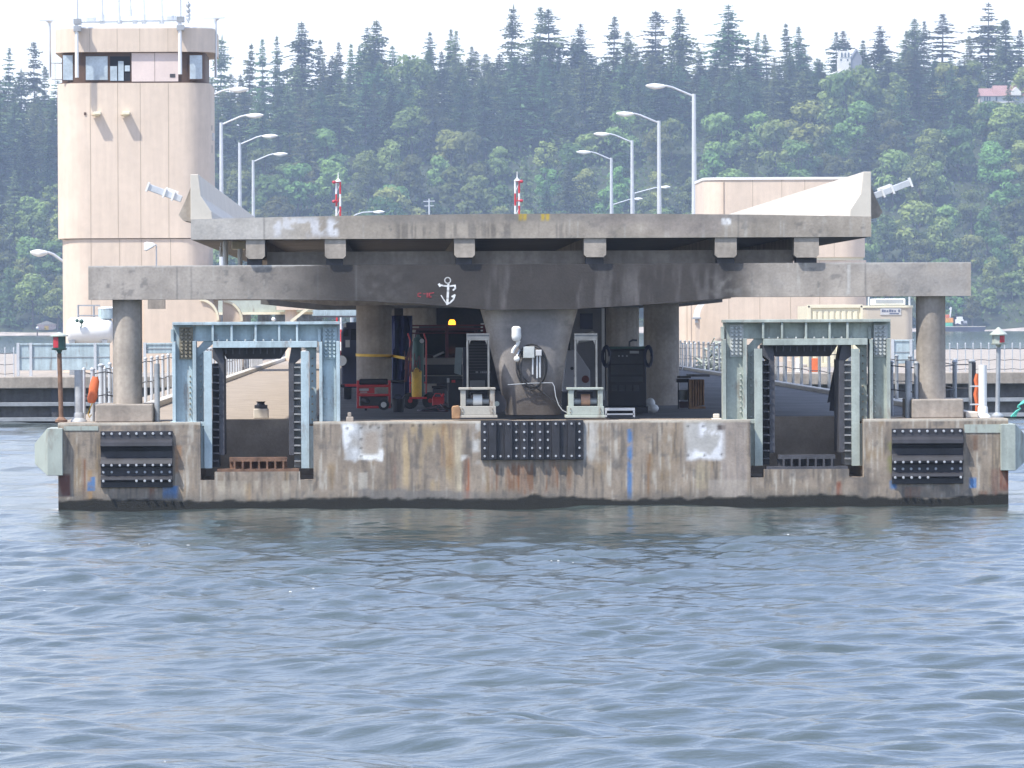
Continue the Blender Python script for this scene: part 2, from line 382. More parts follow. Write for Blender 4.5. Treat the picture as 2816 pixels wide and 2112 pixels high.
    # growth at the waterline
    w = z+(n2-.5)*.07+(n4-.5)*.09+(n1-.5)*.10+(fbm(x*.55,0*x,71)-.5)*.16
    c = lay(c, (1-ss(.20,.42,w))*ss(.35,.6,n1*.4+n2*.6), (.155,.145,.13), .75)
    c = lay(c, (1-ss(.33,.37,w))*ss(982,988,px)*(1-ss(1180,1420,px)), (.185,.18,.175), .6)
    c = lay(c, 1-ss(.16,.215,w), (.010,.011,.009), .98)
    # sunlight painted as a pale strip along the deck arris
    c = lay(c, ss(DZ-.055,DZ-.015,z+(n4-.5)*.03), (.66,.60,.50), .85)
    return np.clip(c, 0.01, .9)
h = MB(); hc = []
xs = axis(PX0, PX1, .03, [*NA,*NB,*SA,*SB]); zs = axis(-.7, DZ, .03, [FA,FB,TA,TB])
X, Z = np.meshgrid(xs, zs, indexing='ij')
xm = (xs[:-1]+xs[1:])/2; zm = (zs[:-1]+zs[1:])/2
XM, ZM = np.meshgrid(xm, zm, indexing='ij')
keep = np.ones(XM.shape, bool)
for n_, s_, f_, t_ in ((NA,SA,FA,TA),(NB,SB,FB,TB)):
    inn = (XM > n_[0])&(XM < n_[1]); sil = (XM > s_[0])&(XM < s_[1])
    keep &= ~(inn & ~sil & (ZM > f_)); keep &= ~(inn & sil & (ZM > t_))
nz_ = len(zs); vv = np.stack([X.ravel(), 0*X.ravel(), Z.ravel()], 1)
I, Jx = np.nonzero(keep)
h.add(vv.tolist(), np.stack([I*nz_+Jx, (I+1)*nz_+Jx, (I+1)*nz_+Jx+1, I*nz_+Jx+1], 1).tolist())
hc.append(paint_hull(X.ravel(), Z.ravel()))
def hull_box(*a):
    n0 = len(h.v); h.box(*a); hc.append(np.tile(np.array([CONC])*0.95, (len(h.v)-n0, 1)))
e_ = 0.004
for a, b in ((PX0, NA[0]), (NA[1], NB[0]), (NB[1], PX1)): hull_box(a, b, e_, ND, -.7, DZ)
hull_box(PX0, PX1, ND, PLEN, -.7, DZ)
for n_, s_, f_, t_ in ((NA,SA,FA,TA),(NB,SB,FB,TB)):
    hull_box(n_[0], n_[1], e_, ND, -.7, f_-e_); hull_box(s_[0], s_[1], e_, .6, f_, t_-e_)
hull = h.build('hull', M_hull, pont, colors=np.concatenate(hc))
# deck curb along both edges
m = MB()
m.box(PX0+.9, PX0+1.15, ND+1, PLEN, DZ, DZ+.14); m.box(PX1-.75, PX1-.5, .7, PLEN, DZ, DZ+.12)
m.build('kerb', M_barrier, pont, bevel=.02)
M_deck_shade = mat('deck_shade_dark', (.135,.128,.125), .9, var=.35, scale=.8, bump=.15)
m = MB(); m.box(NA[1]+.5, NB[0]-.25, 1.5, ND+.3, DZ+.002, DZ+.007); m.box(-4.2, 8.6, ND+.3, PLEN-1, DZ+.002, DZ+.007); m.build('deck_shade_sheet', M_deck_shade, pont)  # dark sheet: the slab's shade on the deck put into its colour
# fender panels
def fender(px0, px1, py0, py1, vertical, gaps=()):
    x0, x1 = RX(px0,(py0+py1)/2,0), RX(px1,(py0+py1)/2,0); z1, z0 = RZ((px0+px1)/2,py0,0), RZ((px0+px1)/2,py1,0)
    b = MB(); bl = []; w, hh = x1-x0, z1-z0
    if not vertical:
        # ribbed rubber: rolls and flat bands in section
        prof = [(0,.05),(.10,.05),(.15,.06),(.20,.15),(.27,.17),(.30,.10),(.36,.05),(.46,.05),(.52,.12),(.58,.16),(.62,.15),(.64,.05),(.72,.05),(.78,.05),(.82,.13),(.87,.15),(.90,.05),(1,.05)]
        pts = [(z1-t*hh, d) for t, d in prof]
        vs = [(x, -d, z) for x in (x0,x1) for z, d in pts]+[(x, .002, z) for x in (x0,x1) for z in (z1,z0)]
        k = len(pts); fs = [(i, i+1, k+i+1, k+i) for i in range(k-1)]
        fs += [tuple(range(k-1,-1,-1))+(2*k,2*k+1), tuple(range(k,2*k))+(2*k+3,2*k+2), (0,k,2*k+2,2*k), (k-1,2*k+1,2*k+3,2*k-1)]
        b.add(vs, fs)
        for row, t, d in ((0,.05,.05),(1,.605,.15),(2,.73,.05),(3,.885,.15)):
            for i in range(9):
                if (row, i) in gaps: continue
                x = x0+w*(.04+.92*i/8); bl.append((x,-d+.002,z1-t*hh))
    else:
        for i in range(13):
            a = x0+w*i/13; d = .05 if i % 2 == 0 else .11
            b.box(a, a+w/13, -d, -.0, z0, z1)
        for i in range(13):
            rows = range(5) if i in (0,4,6,8,12) else (0,4) if i % 2 == 0 else ((0,1,2,3,4) if i in (5,7) else (0,4))
            for r_ in rows:
                x = x0+w*(i+.5)/13; d = .05 if i % 2 == 0 else .11; zz = z1-hh*(.09+.82*r_/4)
                bl.append((x,-d+.002,zz))
    f_ = b.build('fender_panel', M_rubber, pont, bevel=.008)
    bolts(bl, .028 if not vertical else .024, .03, M_boltw, f_)
    return f_
fender(277, 475, 1185, 1340, False, {(2,2),(3,1),(3,2),(3,3)})['label'] = 'ribbed black rubber fender below the broad footing beside the orange life jacket'
fender(2452, 2648, 1178, 1330, False, {(2,6),(3,5),(3,6),(3,7)})['label'] = 'ribbed black rubber fender below the footing beside the white pipe'
fender(1322, 1604, 1156, 1264, True)['label'] = 'black rubber fender with upright ribs under the central pier'
# steel corner bumpers
def bumper(sign, xc, zt, zb, mat_):
    b = MB()
    pts = [(0,zt),(-.42*1,zt-.05),(-.98,zt-.28),(-.98,zt-.85),(-.42,zb),(0,zb+.02)]
    b.prism_xz([(xc+sign*-p[0]*1.0, p[1]) for p in pts], -.16, 1.1)
    o = b.build('corner_bumper', mat_, pont, bevel=.015)
    return o
zt = RZ(130,1178,0); zb = RZ(130,1310,0)
b = MB(); xa = RX(172,1240,-.15); xo = RX(130,1240,-.15); xo2 = RX(90,1240,-.15)
z1, z2, z3, z4 = RZ(130,1178,-.15), RZ(90,1222,-.15), RZ(90,1278,-.15), RZ(130,1308,-.15)
b.add([(xa,-.15,z1),(xo,-.15,z1),(xo,-.15,z4),(xa,-.15,z4),(xo2,.45,z2),(xo2,.45,z3),(xa,1.2,z1),(xo,1.2,z1),(xo,1.2,z4),(xa,1.2,z4)],
      [(0,3,2,1),(1,2,5,4),(0,1,7,6),(1,4,7),(2,8,5),(4,5,8,7),(3,9,8,2),(6,7,8,9),(0,6,9,3)])
b.build('corner_bumper', M_ped, pont, bevel=.01)
b = MB(); xa = RX(2753,1240,-.15); xo = RX(2793,1240,-.15); xo2 = RX(2835,1240,-.15)
z1, z2, z3, z4 = RZ(2780,1166,-.15), RZ(2835,1205,-.15), RZ(2835,1265,-.15), RZ(2775,1294,-.15)
b.add([(xa,-.15,z1),(xo,-.15,z1),(xo,-.15,z4),(xa,-.15,z4),(xo2,.45,z2),(xo2,.45,z3),(xa,1.2,z1),(xo,1.2,z1),(xo,1.2,z4),(xa,1.2,z4)],
      [(0,1,2,3),(1,4,5,2),(0,6,7,1),(1,7,4),(2,5,8),(4,7,8,5),(3,2,8,9),(6,9,8,7),(0,3,9,6)])
b.build('corner_bumper', M_teal2, pont, bevel=.01)
b = MB(); b.pbox(2652,2752,1167,1190,-.012,.03); b.pbox(175,270,1172,1184,-.012,.03)
b.build('edge_plate', M_ped, pont)
# rusty roller racks on the notch sills
for (s_, t_, mm) in ((SA,TA,M_rusty),(SB,TB,M_darkst)):
    b = MB(); b.box(s_[0]+.05,s_[1]-.02,.02,.45,t_,t_+.05)
    b.box(s_[0]+.28,s_[1]-.25,.16,.42,t_+.19,t_+.27)
    for i in range(7):
        x = s_[0]+.38+(s_[1]-s_[0]-.7)*i/6; b.box(x-.018,x+.018,.10,.22,t_+.05,t_+.19)
    b.box(s_[0]+.28,s_[1]-.25,.42,.5,t_+.05,t_+.19)
    b.build('roller_rack', mm, pont)
# mooring bitt at the head of each notch
bt = empty('mooring_bitt', (RX(717,1150,ND+.5), ND+.5, DZ), 'short concrete mooring block with dark cap at the sunny head of the notch', 'mooring bitt')
b = MB(); b.box(RX(697,1150,ND+.4),RX(738,1150,ND+.4),ND+.4,ND+.8,DZ,DZ+.20); b.build('block', M_barrier, bt, bevel=.02)
b = MB(); b.box(RX(700,1150,ND+.45),RX(735,1150,ND+.45),ND+.45,ND+.75,DZ+.20,DZ+.27); b.lathe((RX(717,1150,ND+.5),ND+.6,DZ+.27),[(.09,0),(.07,.04),(.10,.07)],10); b.build('cap', M_darkst, bt)

# ================================================================== BRIDGE SPAN (roadway deck carried on the pontoon)
span = empty('bridge_span', (0, 1.5, DZ), 'raised concrete roadway deck with cross beam and flared pier standing on the draw pontoon', 'bridge')
def ribbon(xs, top, bot, y0, y1, nz, colf, base):
    """front wall as a fine painted grid plus plain back, soffit, top and ends"""
    b = MB(); nx = len(xs); T = np.array([top(x) for x in xs]); B = np.array([bot(x) for x in xs])
    t = np.linspace(0, 1, nz); Zg = B[:,None]+(T-B)[:,None]*t[None,:]; Xg = np.repeat(xs[:,None], nz, 1)
    b.add(np.stack([Xg.ravel(), np.full(Xg.size, y0), Zg.ravel()], 1).tolist(),
          [(i*nz+j,(i+1)*nz+j,(i+1)*nz+j+1,i*nz+j+1) for i in range(nx-1) for j in range(nz-1)])
    c = [colf(Xg.ravel(), Zg.ravel(), ((Zg-B[:,None])/(T-B)[:,None]).ravel())]
    n0 = len(b.v)
    rows = [(y0,T),(y1,T),(y1,B),(y0,B)]
    b.add([(x,y,zz[i]) for y, zz in rows for i, x in enumerate(xs)],
          [(r*nx+i, r*nx+i+1, (r+1)*nx+i+1, (r+1)*nx+i) for r in range(3) for i in range(nx-1)]+[(0,nx,2*nx,3*nx),(nx-1,4*nx-1,3*nx-1,2*nx-1)])
    c.append(np.tile(np.array([base]), (len(b.v)-n0, 1)))
    return b, np.concatenate(c)
def general(x, z, base):
    n1 = fbm(x*.9+2, z*1.4, 21); n2 = fbm(x*6, z*1.0, 23); n3 = fbm(x*18, z*1.5, 25); n4 = fbm(x*7, z*7, 27, 5)
    c = np.array([base])*(0.72+.56*(.5*n1+.5*n2))[:,None]
    c = lay(c, ss(.66,.8,n3), (.5,.48,.44), .4); c = lay(c, ss(.64,.76,n4), (.15,.145,.14), .55)
    return c, n1, n2, n3, n4
YS, YB = 0.62, 0.75
# deck slab, cambered like the road
SLX0, SLX1 = RX(525,625,YS), RX(2396,625,YS)
def slab_top(x): return RZ(1460,588,YS)-.075*((x-.0)/6.4)**2
ZSB = RZ(1460,655,YS)
def paint_slab(x, z, t):
    c, n1, n2, n3, n4 = general(x, z, (.355,.312,.262)); px, py = proj(x, 0*x+YS, z)
    c = lay(c, (1-ss(700,900,px))*ss(.2,.5,n1+.1), (.52,.50,.47), .7)
    e = (n4-.5)*40
    c = lay(c, blob(px+e,py+e*.4,740,925,600,650,10)*ss(.42,.6,n4), (.60,.60,.62), .8)
    c = lay(c, blob(px+e,py+e*.4,905,930,610,650,6)*ss(.35,.5,n4), (.70,.70,.72), .9)
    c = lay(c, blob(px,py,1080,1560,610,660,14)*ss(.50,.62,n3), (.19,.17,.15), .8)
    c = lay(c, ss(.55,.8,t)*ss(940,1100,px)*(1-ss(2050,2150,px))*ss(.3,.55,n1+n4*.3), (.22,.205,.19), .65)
    c = lay(c, blob(px,py,1600,2000,600,650,20)*ss(.5,.7,n1), (.30,.26,.24), .6)
    for q in (1432,1444,1493,1506): c = lay(c, blob(px,py,q-5,q+5,585,606,3)*ss(.3,.5,n4), (.50,.36,.05), .9)
    for q in (1990,2005): c = lay(c, blob(px+e*.3,py,q-6,q+6,600,618,3), (.75,.75,.75), .8)
    for q in (727, 2030): c = lay(c, np.exp(-((px-q)/1.6)**2), (.12,.115,.11), .6)
    return c
xs = np.linspace(SLX0, SLX1, 420)
b, c = ribbon(xs, slab_top, lambda x: ZSB, YS, 148.0, 16, paint_slab, (.22,.21,.20))
b.build('deck_slab', M_hull, span, colors=c)
# girders under the slab and the wall between them on the cross beam
for a, bb, q in ((676,728,712),(893,951,711),(1249,1306,708),(1606,1667,707),(1966,2026,708),(2184,2252,708)):
    g = MB(); x0, x1 = RX(a,680,YS+.035), RX(bb,680,YS+.035); z0 = RZ((a+bb)/2,q,YS+.035)
    ch = .05
    g.prism_xz([(x0,ZSB-e_),(x1,ZSB-e_),(x1,z0+ch),(x1-ch,z0),(x0+ch,z0),(x0,z0+ch)], YS+.035, 147.0)
    g.build('girder', M_conc, span)
ZBT = RZ(1460,726,YB)
g = MB()
x0, x1 = RX(735,700,1.5), RX(2180,700,1.5)
g.box(x0, x1, 1.45, 1.75, ZBT, RZ(1460,690,1.45)); g.build('diaphragm_wall', M_conc, span)
for a, bb in ((676,728),(893,951),(1249,1306),(1606,1667),(1966,2026),(2184,2252)):
    g = MB(); g.box(RX(a+4,700,YB+.3), RX(bb-8,700,YB+.3), YB+.12, YB+.7, ZBT, RZ((a+bb)/2,709,YB))
    g.build('bearing_pad', M_darkst, span)
# haunched cross beam
BX0, BX1 = RX(243,775,YB), RX(2670,770,YB)
hp = [(243,822),(700,822),(980,827),(1160,836),(1350,852),(1575,850),(1800,836),(2035,819),(2670,816)]
hpx = [RX(a,q,YB) for a, q in hp]; hpz = [RZ(a,q,YB) for a, q in hp]
hpz[0] = hpz[1] = hpz[-1] = hpz[-2] = (hpz[0]+hpz[-1])/2
def beam_bot(x): return float(np.interp(x, hpx, hpz))
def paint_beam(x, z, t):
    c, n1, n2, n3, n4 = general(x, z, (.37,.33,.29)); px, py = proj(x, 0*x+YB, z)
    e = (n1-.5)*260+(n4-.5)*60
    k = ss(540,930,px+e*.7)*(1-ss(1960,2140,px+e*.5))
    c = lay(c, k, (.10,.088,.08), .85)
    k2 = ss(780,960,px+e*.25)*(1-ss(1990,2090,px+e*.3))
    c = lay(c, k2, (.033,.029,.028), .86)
    c = lay(c, blob(px,py,985,1120,740,830,30)*ss(.3,.7,n4), (.15,.145,.14), .3)
    c = lay(c, blob(px,py,1340,1990,735,860,40)*ss(.5,.72,n2), (.16,.15,.15), .5)
    c = lay(c, blob(px,py,1955,2040,765,812,20)*ss(.42,.75,n4), (.28,.27,.26), .5)
    c = lay(c, blob(px,py,2090,2660,725,820,8)*ss(.5,.7,n1), (.33,.32,.31), .5)
    for q, w in ((527,1.6),(487,1.2),(875,1.5),(980,2.5),(2380,1.5),(2425,1.5)): c = lay(c, np.exp(-((px-q)/w)**2), (.12,.12,.12), .5)
    c = lay(c, blob(px,py,2330,2337,728,810,1.5), (.58,.57,.55), .5)
    c = lay(c, ss(.955,.985,t+(n4-.5)*.05)*(1-ss(820,900,px)), (.72,.69,.64), .8)
    c = lay(c, ss(.955,.985,t+(n4-.5)*.05)*ss(2240,2300,px), (.62,.60,.56), .6)
    return c
xs = np.unique(np.concatenate([np.linspace(BX0, BX1, 560), hpx[1:-1]]))
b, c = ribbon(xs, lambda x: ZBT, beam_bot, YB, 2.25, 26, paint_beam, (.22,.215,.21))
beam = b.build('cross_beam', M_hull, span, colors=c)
# sprayed anchor and red scrawl on the beam
a_ = MB()
def stroke(b, pts, w, Y, closed=False):
    P = [Vector((ray(p[0],p[1],Y)[0], Y, ray(p[0],p[1],Y)[1])) for p in pts]
    for i in range(len(P)-1):
        p, q = P[i], P[i+1]; d = (q-p).normalized(); s_ = Vector((d.z,0,-d.x))*(w/2); o_ = Vector((0,.003,0))
        p = p-d*w*.2; q = q+d*w*.2
        b.add([p-s_,q-s_,q+s_,p+s_,p-s_+o_,q-s_+o_,q+s_+o_,p+s_+o_], [(0,1,2,3),(7,6,5,4),(0,4,5,1),(1,5,6,2),(2,6,7,3),(3,7,4,0)])
YA = YB-.004
stroke(a_, [(1231+8*math.cos(t*math.pi/7), 771+8*math.sin(t*math.pi/7)) for t in range(15)], .022, YA)
stroke(a_, [(1233,780),(1232,800),(1231,820),(1230,836)], .045, YA)
stroke(a_, [(1208,783),(1220,786),(1236,787),(1252,785)], .03, YA-.001)
stroke(a_, [(1207,781),(1211,787)], .045, YA-.002); stroke(a_, [(1251,784),(1252,793),(1246,798)], .032, YA-.003)
stroke(a_, [(1213,812),(1219,822),(1226,832),(1231,838)], .02, YA-.001); stroke(a_, [(1251,811),(1247,823),(1238,832),(1228,837)], .032, YA-.002)
stroke(a_, [(1243,816),(1251,811)], .035, YA-.003)
an = a_.build('painted_anchor', M_anchor, beam)
a_ = MB()
stroke(a_, [(1158,806),(1150,807),(1149,814),(1157,816)], .022, YA); stroke(a_, [(1164,808),(1170,808)], .018, YA)
stroke(a_, [(1175,806),(1175,817)], .03, YA); stroke(a_, [(1181,806),(1180,817),(1186,816)], .03, YA-.001); stroke(a_, [(1180,807),(1193,805)], .02, YA-.002)
a_.build('red_scrawl', M_redspray, beam)
# flared central pier
YP = 1.0
rows = [(1141,1392,1545),(1100,1384,1545),(1060,1374,1548),(1000,1360,1556),(950,1348,1566),(900,1336,1578),(850,1322,1592)]
vs = []; fs = []; n_ = 30
for q, a, bb in rows:
    z = RZ(1460,q,YP); x0, x1 = RX(a,q,YP), RX(bb,q,YP); cx, hw = (x0+x1)/2, (x1-x0)/2; hd = .62
    for k in range(n_):
        t = 2*math.pi*k/n_; ex = .55
        sx = math.copysign(abs(math.cos(t))**ex, math.cos(t)); sy = math.copysign(abs(math.sin(t))**ex, math.sin(t))
        vs.append((cx+hw*sx, YP+.62+hd*sy, z))
m_ = len(rows)
fs = [(i*n_+k, i*n_+(k+1)%n_, (i+1)*n_+(k+1)%n_, (i+1)*n_+k) for i in range(m_-1) for k in range(n_)]+[tuple(range(n_-1,-1,-1)), tuple(range((m_-1)*n_, m_*n_))]
pv = np.array([tuple(p) for p in vs]); # extra rings so that the darker foot and middle can follow the shaft
RR = 60; t_r = np.linspace(0, 1, RR); zr = np.linspace(pv[0,2], pv[-1,2], RR); rings = pv.reshape(m_, n_, 3); zz_ = rings[:,0,2]; nv = np.zeros((RR, n_, 3))
for k in range(n_):
    for ax in (0,1): nv[:,k,ax] = np.interp(zr, zz_, rings[:,k,ax])
    nv[:,k,2] = zr
nv = nv.reshape(-1,3); fs = [(i*n_+k, i*n_+(k+1)%n_, (i+1)*n_+(k+1)%n_, (i+1)*n_+k) for i in range(RR-1) for k in range(n_)]+[tuple(range(n_-1,-1,-1)), tuple(range((RR-1)*n_, RR*n_))]
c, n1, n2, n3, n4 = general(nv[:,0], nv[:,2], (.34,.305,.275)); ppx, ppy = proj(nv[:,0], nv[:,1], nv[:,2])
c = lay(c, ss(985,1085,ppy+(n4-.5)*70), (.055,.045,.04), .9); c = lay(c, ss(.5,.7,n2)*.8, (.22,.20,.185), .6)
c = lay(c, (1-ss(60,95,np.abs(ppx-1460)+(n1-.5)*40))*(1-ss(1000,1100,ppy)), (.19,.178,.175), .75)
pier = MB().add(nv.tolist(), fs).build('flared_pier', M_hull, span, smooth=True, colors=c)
# round end columns on block footings
for a, bb, q0, q1, fa, fb, ft, fbm_ in ((310,391,822,1105,262,420,1108,1166),(2519,2600,816,1093,2508,2650,1094,1164)):
    g = MB(); Yc = YB+.40; x0, x1 = RX(a,950,Yc), RX(bb,950,Yc)
    g.cyl(((x0+x1)/2,Yc,RZ(a,q1,Yc)-.05),((x0+x1)/2,Yc,RZ(a,q0,Yc)+.03),(x1-x0)/2,n=32); g.build('column', M_conc, span, smooth=True)
    g = MB(); zt_ = RZ(fa,ft+4,.5); g.box(RX(fa,1130,.5),RX(fb,1130,.5),.5,2.6,DZ,zt_); g.build('footing', M_conc, span, bevel=.025)
# bents farther back under the deck
for Yb, cols_, zb_ in ((18.0,(1029,1819),838),(44.0,(1155,1712),846),(70.0,(1080,1500),850)):
    x0, x1 = RX(770,840,Yb), RX(2010,840,Yb)
    if Yb > 20: x0, x1 = -6.2, 6.2
    zz = RZ(1400,zb_,Yb)
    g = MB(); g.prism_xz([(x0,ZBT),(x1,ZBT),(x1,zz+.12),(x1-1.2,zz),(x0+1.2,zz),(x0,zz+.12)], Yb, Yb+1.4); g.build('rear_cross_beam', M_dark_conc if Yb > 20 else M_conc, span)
    for q in cols_:
        g = MB(); xc = RX(q,980,Yb+.7); g.cyl((xc,Yb+.7,DZ),(xc,Yb+.7,zz+.02),.40 if Yb < 40 else .45,n=28); g.build('column', M_conc, span, smooth=True)
g = MB(); g.box(RX(1085,950,46),RX(1742,950,46),46,46.3,DZ,ZBT); g.build('shade_wall', mat('dark_shade_wall', (.05,.048,.055), .9, var=.3), span)  # added dark wall that blocks daylight to darken the space under the deck
# jersey parapets and their outer steel brackets
zt_ = RZ(2387,472,YS)
for sgn, xo in ((-1, RX(524,540,YS)), (1, RX(2396,540,YS))):
    g = MB(); zb_ = slab_top(6.3)-.02
    pts = [(0,zb_),(0,zt_),(-.15,zt_),(-.20,zt_-.42),(-.40,zt_-.72),(-.42,zb_)]
    g.prism_xz([(xo+sgn*p[0], p[1]) for p in pts], YS+.02, 148.0)
    par = g.build('parapet', M_barrier, span, bevel=.01)
    g = MB(); zw = RZ(2400,505,YS)
    g.prism_xz([(xo+sgn*.003,zw),(xo+sgn*.10,zw-.25),(xo+sgn*.24,zb_+.10),(xo+sgn*.16,zb_-.0),(xo+sgn*.003,zb_-.03)], YS+.25, YS+2.4)
    g.build('bracket', M_conc, par)
# folded gate arms sticking out over the sides
for pa, pb, lab in (((500,548),(404,513),'pale steel barrier arm sticking out past the parapet in front of the control tower'),((2402,540),(2506,501),'pale steel barrier arm sticking out past the parapet against the trees')):
    A = ray(*pa,2.2); B = ray(*pb,2.2); A = Vector((A[0],2.2,A[1])); B = Vector((B[0],2.2,B[1]))
    t_ = empty('barrier_arm', A, lab, 'barrier arm')
    g = MB(); g.bar(A, B, .13, .2); g.build('arm', M_galv, t_, bevel=.01)
    g = MB(); d = B-A
    for f_ in (.25,.5,.98): g.bar(A+d*(f_-.03), A+d*(f_+.02), .19, .26)
    g.bar(A+d*.1+Vector((0,0,.10)), A+d*.45+Vector((0,0,.10)), .05); g.build('clamp', M_white, t_)
# two white pipes and a bell lamp behind the beam
t_ = empty('drain_pipes', (RX(620,690,4),4,ZBT), 'pair of white drain pipes under the deck edge by the control tower', 'pipe')
for a, q0, q1, w in ((620,655,727,.055),(660,684,727,.05)):
    g = MB(); x = RX(a,690,3.0); g.cyl((x,3.0,RZ(a,q1,3.0)-.6),(x,3.0,RZ(a,q0,3.0)),w,n=12); g.build('pipe', M_white, t_, smooth=True)
g = MB(); g.pbox(637,675,655,686,3.3,.5); g.build('drain_box', M_cream, t_, bevel=.02)
t_ = empty('bell_lamp', (RX(607,690,5),5,RZ(607,705,5)), 'small white bell lamp beside the drain pipes under the deck', 'lamp')
x = RX(607,690,5); g = MB(); g.lathe((x,5,RZ(607,706,5)),[(.055,0),(.05,.04),(.03,.11),(.02,.16),(.03,.19),(.012,.22)],12); g.build('bell', M_white, t_, smooth=True)
g = MB(); g.cyl((x,5,RZ(607,680,5)),(x,5,RZ(607,655,5)),.012,n=6); g.build('stem', M_galv, t_)

# ================================================================== STEEL GATES OVER THE NOTCHES
def gate(dpx, dpy, mt, bolt_left, bolt_right, label):
    Y = .30
    P = lambda a: a+dpx
    Q = lambda a: a+dpy
    t = empty('steel_gate', (RX(P(705),1165,Y), Y, DZ), label, 'steel gate', 'steel gates over the pontoon notches')
    def pb(b, a0, a1, q0, q1, y=Y, th=.1): b.pbox(P(a0),P(a1),Q(q0),Q(q1),y,th)
    # outer columns: two flanges and a web
    for a0, a1, bm in ((474,540,bolt_left),(878,935,bolt_right)):
        b = MB(); pb(b,a0,a0+9,940,1164,Y-.02,.5); pb(b,a1-10,a1,938,1164,Y-.02,.5); pb(b,a0+9.5,a1-10.5,892,1163,Y+.14,.06)
        pb(b,a0-4,a0+4,905,940,Y+.1,.3)
        pb(b,a0-6,a1+22,1160,1172,Y-.05,.65)
        c_ = b.build('column', mt, t, bevel=.006)
        b = MB(); big = []; sm = []; x0 = 497 if a0 < 600 else 893
        for i in range(3):
            for j in range(8):
                pxx = x0+3+i*11.5; pyy = 908+j*10.3
                x, z = ray(P(pxx),Q(pyy),Y+.05); big.append((x,Y+.112,z))
        pb(b,x0-4,x0+34,900,988,Y+.11,.025)
        for j in range(8):
            x, z = ray(P(a1-17 if a0 < 600 else a0+15),Q(1035+j*15),Y+.1); sm.append((x,Y+.138,z))
        b.build('bolt_plate', bm, c_); bolts(big,.03,.06,bm,c_); bolts(sm,.017,.04,bm,c_)
    # top beam with stiffeners
    b = MB(); pb(b,474,935,885,893,Y-.06,.55); pb(b,474,935,893.3,938,Y+.17,.05); pb(b,585,872,938.3,956,Y-.06,.55)
    for q in (585,637,703,768,817): pb(b,q-3,q+3,893.3,938,Y-.04,.2)
    b.build('top_beam', mt, t, bevel=.006)
    bolts([(ray(P(600+i*25),Q(937.5),Y+.1)[0],Y+.05,ray(P(600),Q(937.5),Y+.1)[1]) for i in range(10)],.02,.03,M_bolt,t,d=(0,0,1))
    # guide frames running down into the notch
    for side in (0,1):
        f = (lambda a: a) if side == 0 else (lambda a: 1411-a)
        b = MB()
        lo, hi = (lambda a, c: (min(f(a),f(c)),max(f(a),f(c))))(541,560); pb(b,lo,hi,955,1165 if side else 1160,Y+.22,.05)
        lo, hi = (lambda a, c: (min(f(a),f(c)),max(f(a),f(c))))(561,583); pb(b,lo,hi,966,1288,Y-.10,.07)
        lo, hi = (lambda a, c: (min(f(a),f(c)),max(f(a),f(c))))(548,560.5); pb(b,lo,hi,1172,1288,Y-.02,.3)
        b.pprism([(P(f(541)),Q(960)),(P(f(560)),Q(938)),(P(f(585)),Q(938)),(P(f(585)),Q(946)),(P(f(541)),Q(985))],Y+.2,.05)
        g_ = b.build('guide_rail', mt, t, bevel=.004)
        bolts([(ray(P(f(552)),Q(985+j*21),Y+.18)[0],Y+.218,ray(P(f(552)),Q(985+j*21),Y+.18)[1]) for j in range(9)],.018,.045,M_bolt if side == 0 else M_bolt_dark,g_)
        # ladder-like fender with its black timber
        b = MB()
        lo, hi = (lambda a, c: (min(f(a),f(c)),max(f(a),f(c))))(602,617); pb(b,lo,hi,988 if side == 0 else 996,1252,Y+.05,1.3)
        b.pprism([(P(f(584)),Q(955)),(P(f(610)),Q(955)),(P(f(617)),Q(995)),(P(f(602)),Q(1000)),(P(f(584)),Q(985))],Y+.1,1.0)
        b.build('rubbing_timber', M_darkst, t, bevel=.006)
        b = MB()
        lo, hi = (lambda a, c: (min(f(a),f(c)),max(f(a),f(c))))(584,602); pb(b,lo,hi,1000,1285,Y+.30,.9)
        b.build('fender_back', M_darkst if side == 0 else M_greyst, t)
        for j in range(13): b = MB(); pb(b,lo,hi,1008+j*21.5,1012+j*21.5,Y-.02,.34); b.build('rung', M_darkst if side == 0 else M_rung, t)
    # black bumper hung under the beam
    b = MB(); x0, z0 = ray(P(604),Q(957),Y+.1); x1, z1_ = ray(P(790),Q(987),Y+.1); i_ = .14
    b.add([(x0,Y+.1,z0),(x1,Y+.1,z0),(x1-i_,Y+.25,z1_),(x0+i_,Y+.25,z1_),(x0,Y+1.1,z0),(x1,Y+1.1,z0),(x1-i_,Y+.9,z1_),(x0+i_,Y+.9,z1_)],
          [(0,3,2,1),(4,5,6,7),(0,1,5,4),(1,2,6,5),(2,3,7,6),(3,0,4,7)])
    for i in range(9):
        x = x0+.12+(x1-x0-.24)*i/8; b.box(x-.012,x+.012,Y+.06,Y+.12,z1_+.10,z0)
    b.build('top_bumper', M_darkst, t)
    return t
gate(0, 0, M_teal, M_bolt_dark, M_teal, 'sunlit blue-green bolted steel gate over the notch beside the control tower')
gate(1514, -7, M_teal2, M_bolt, M_bolt, 'grey-green bolted steel gate over the notch in front of the cream container')
t_ = empty('black_tarpaulin', (RX(2300,1050,1.7),1.7,RZ(2300,1130,1.7)), 'torn black sheet hanging inside the grey-green steel gate', 'tarpaulin')
g = MB(); g.pprism([(2325,950),(2331,958),(2318,1000),(2305,1050),(2296,1130),(2281,1130),(2283,1105),(2275,1108),(2288,1040),(2300,985),(2310,955)],1.68,.05); g.build('sheet', M_black, t_)

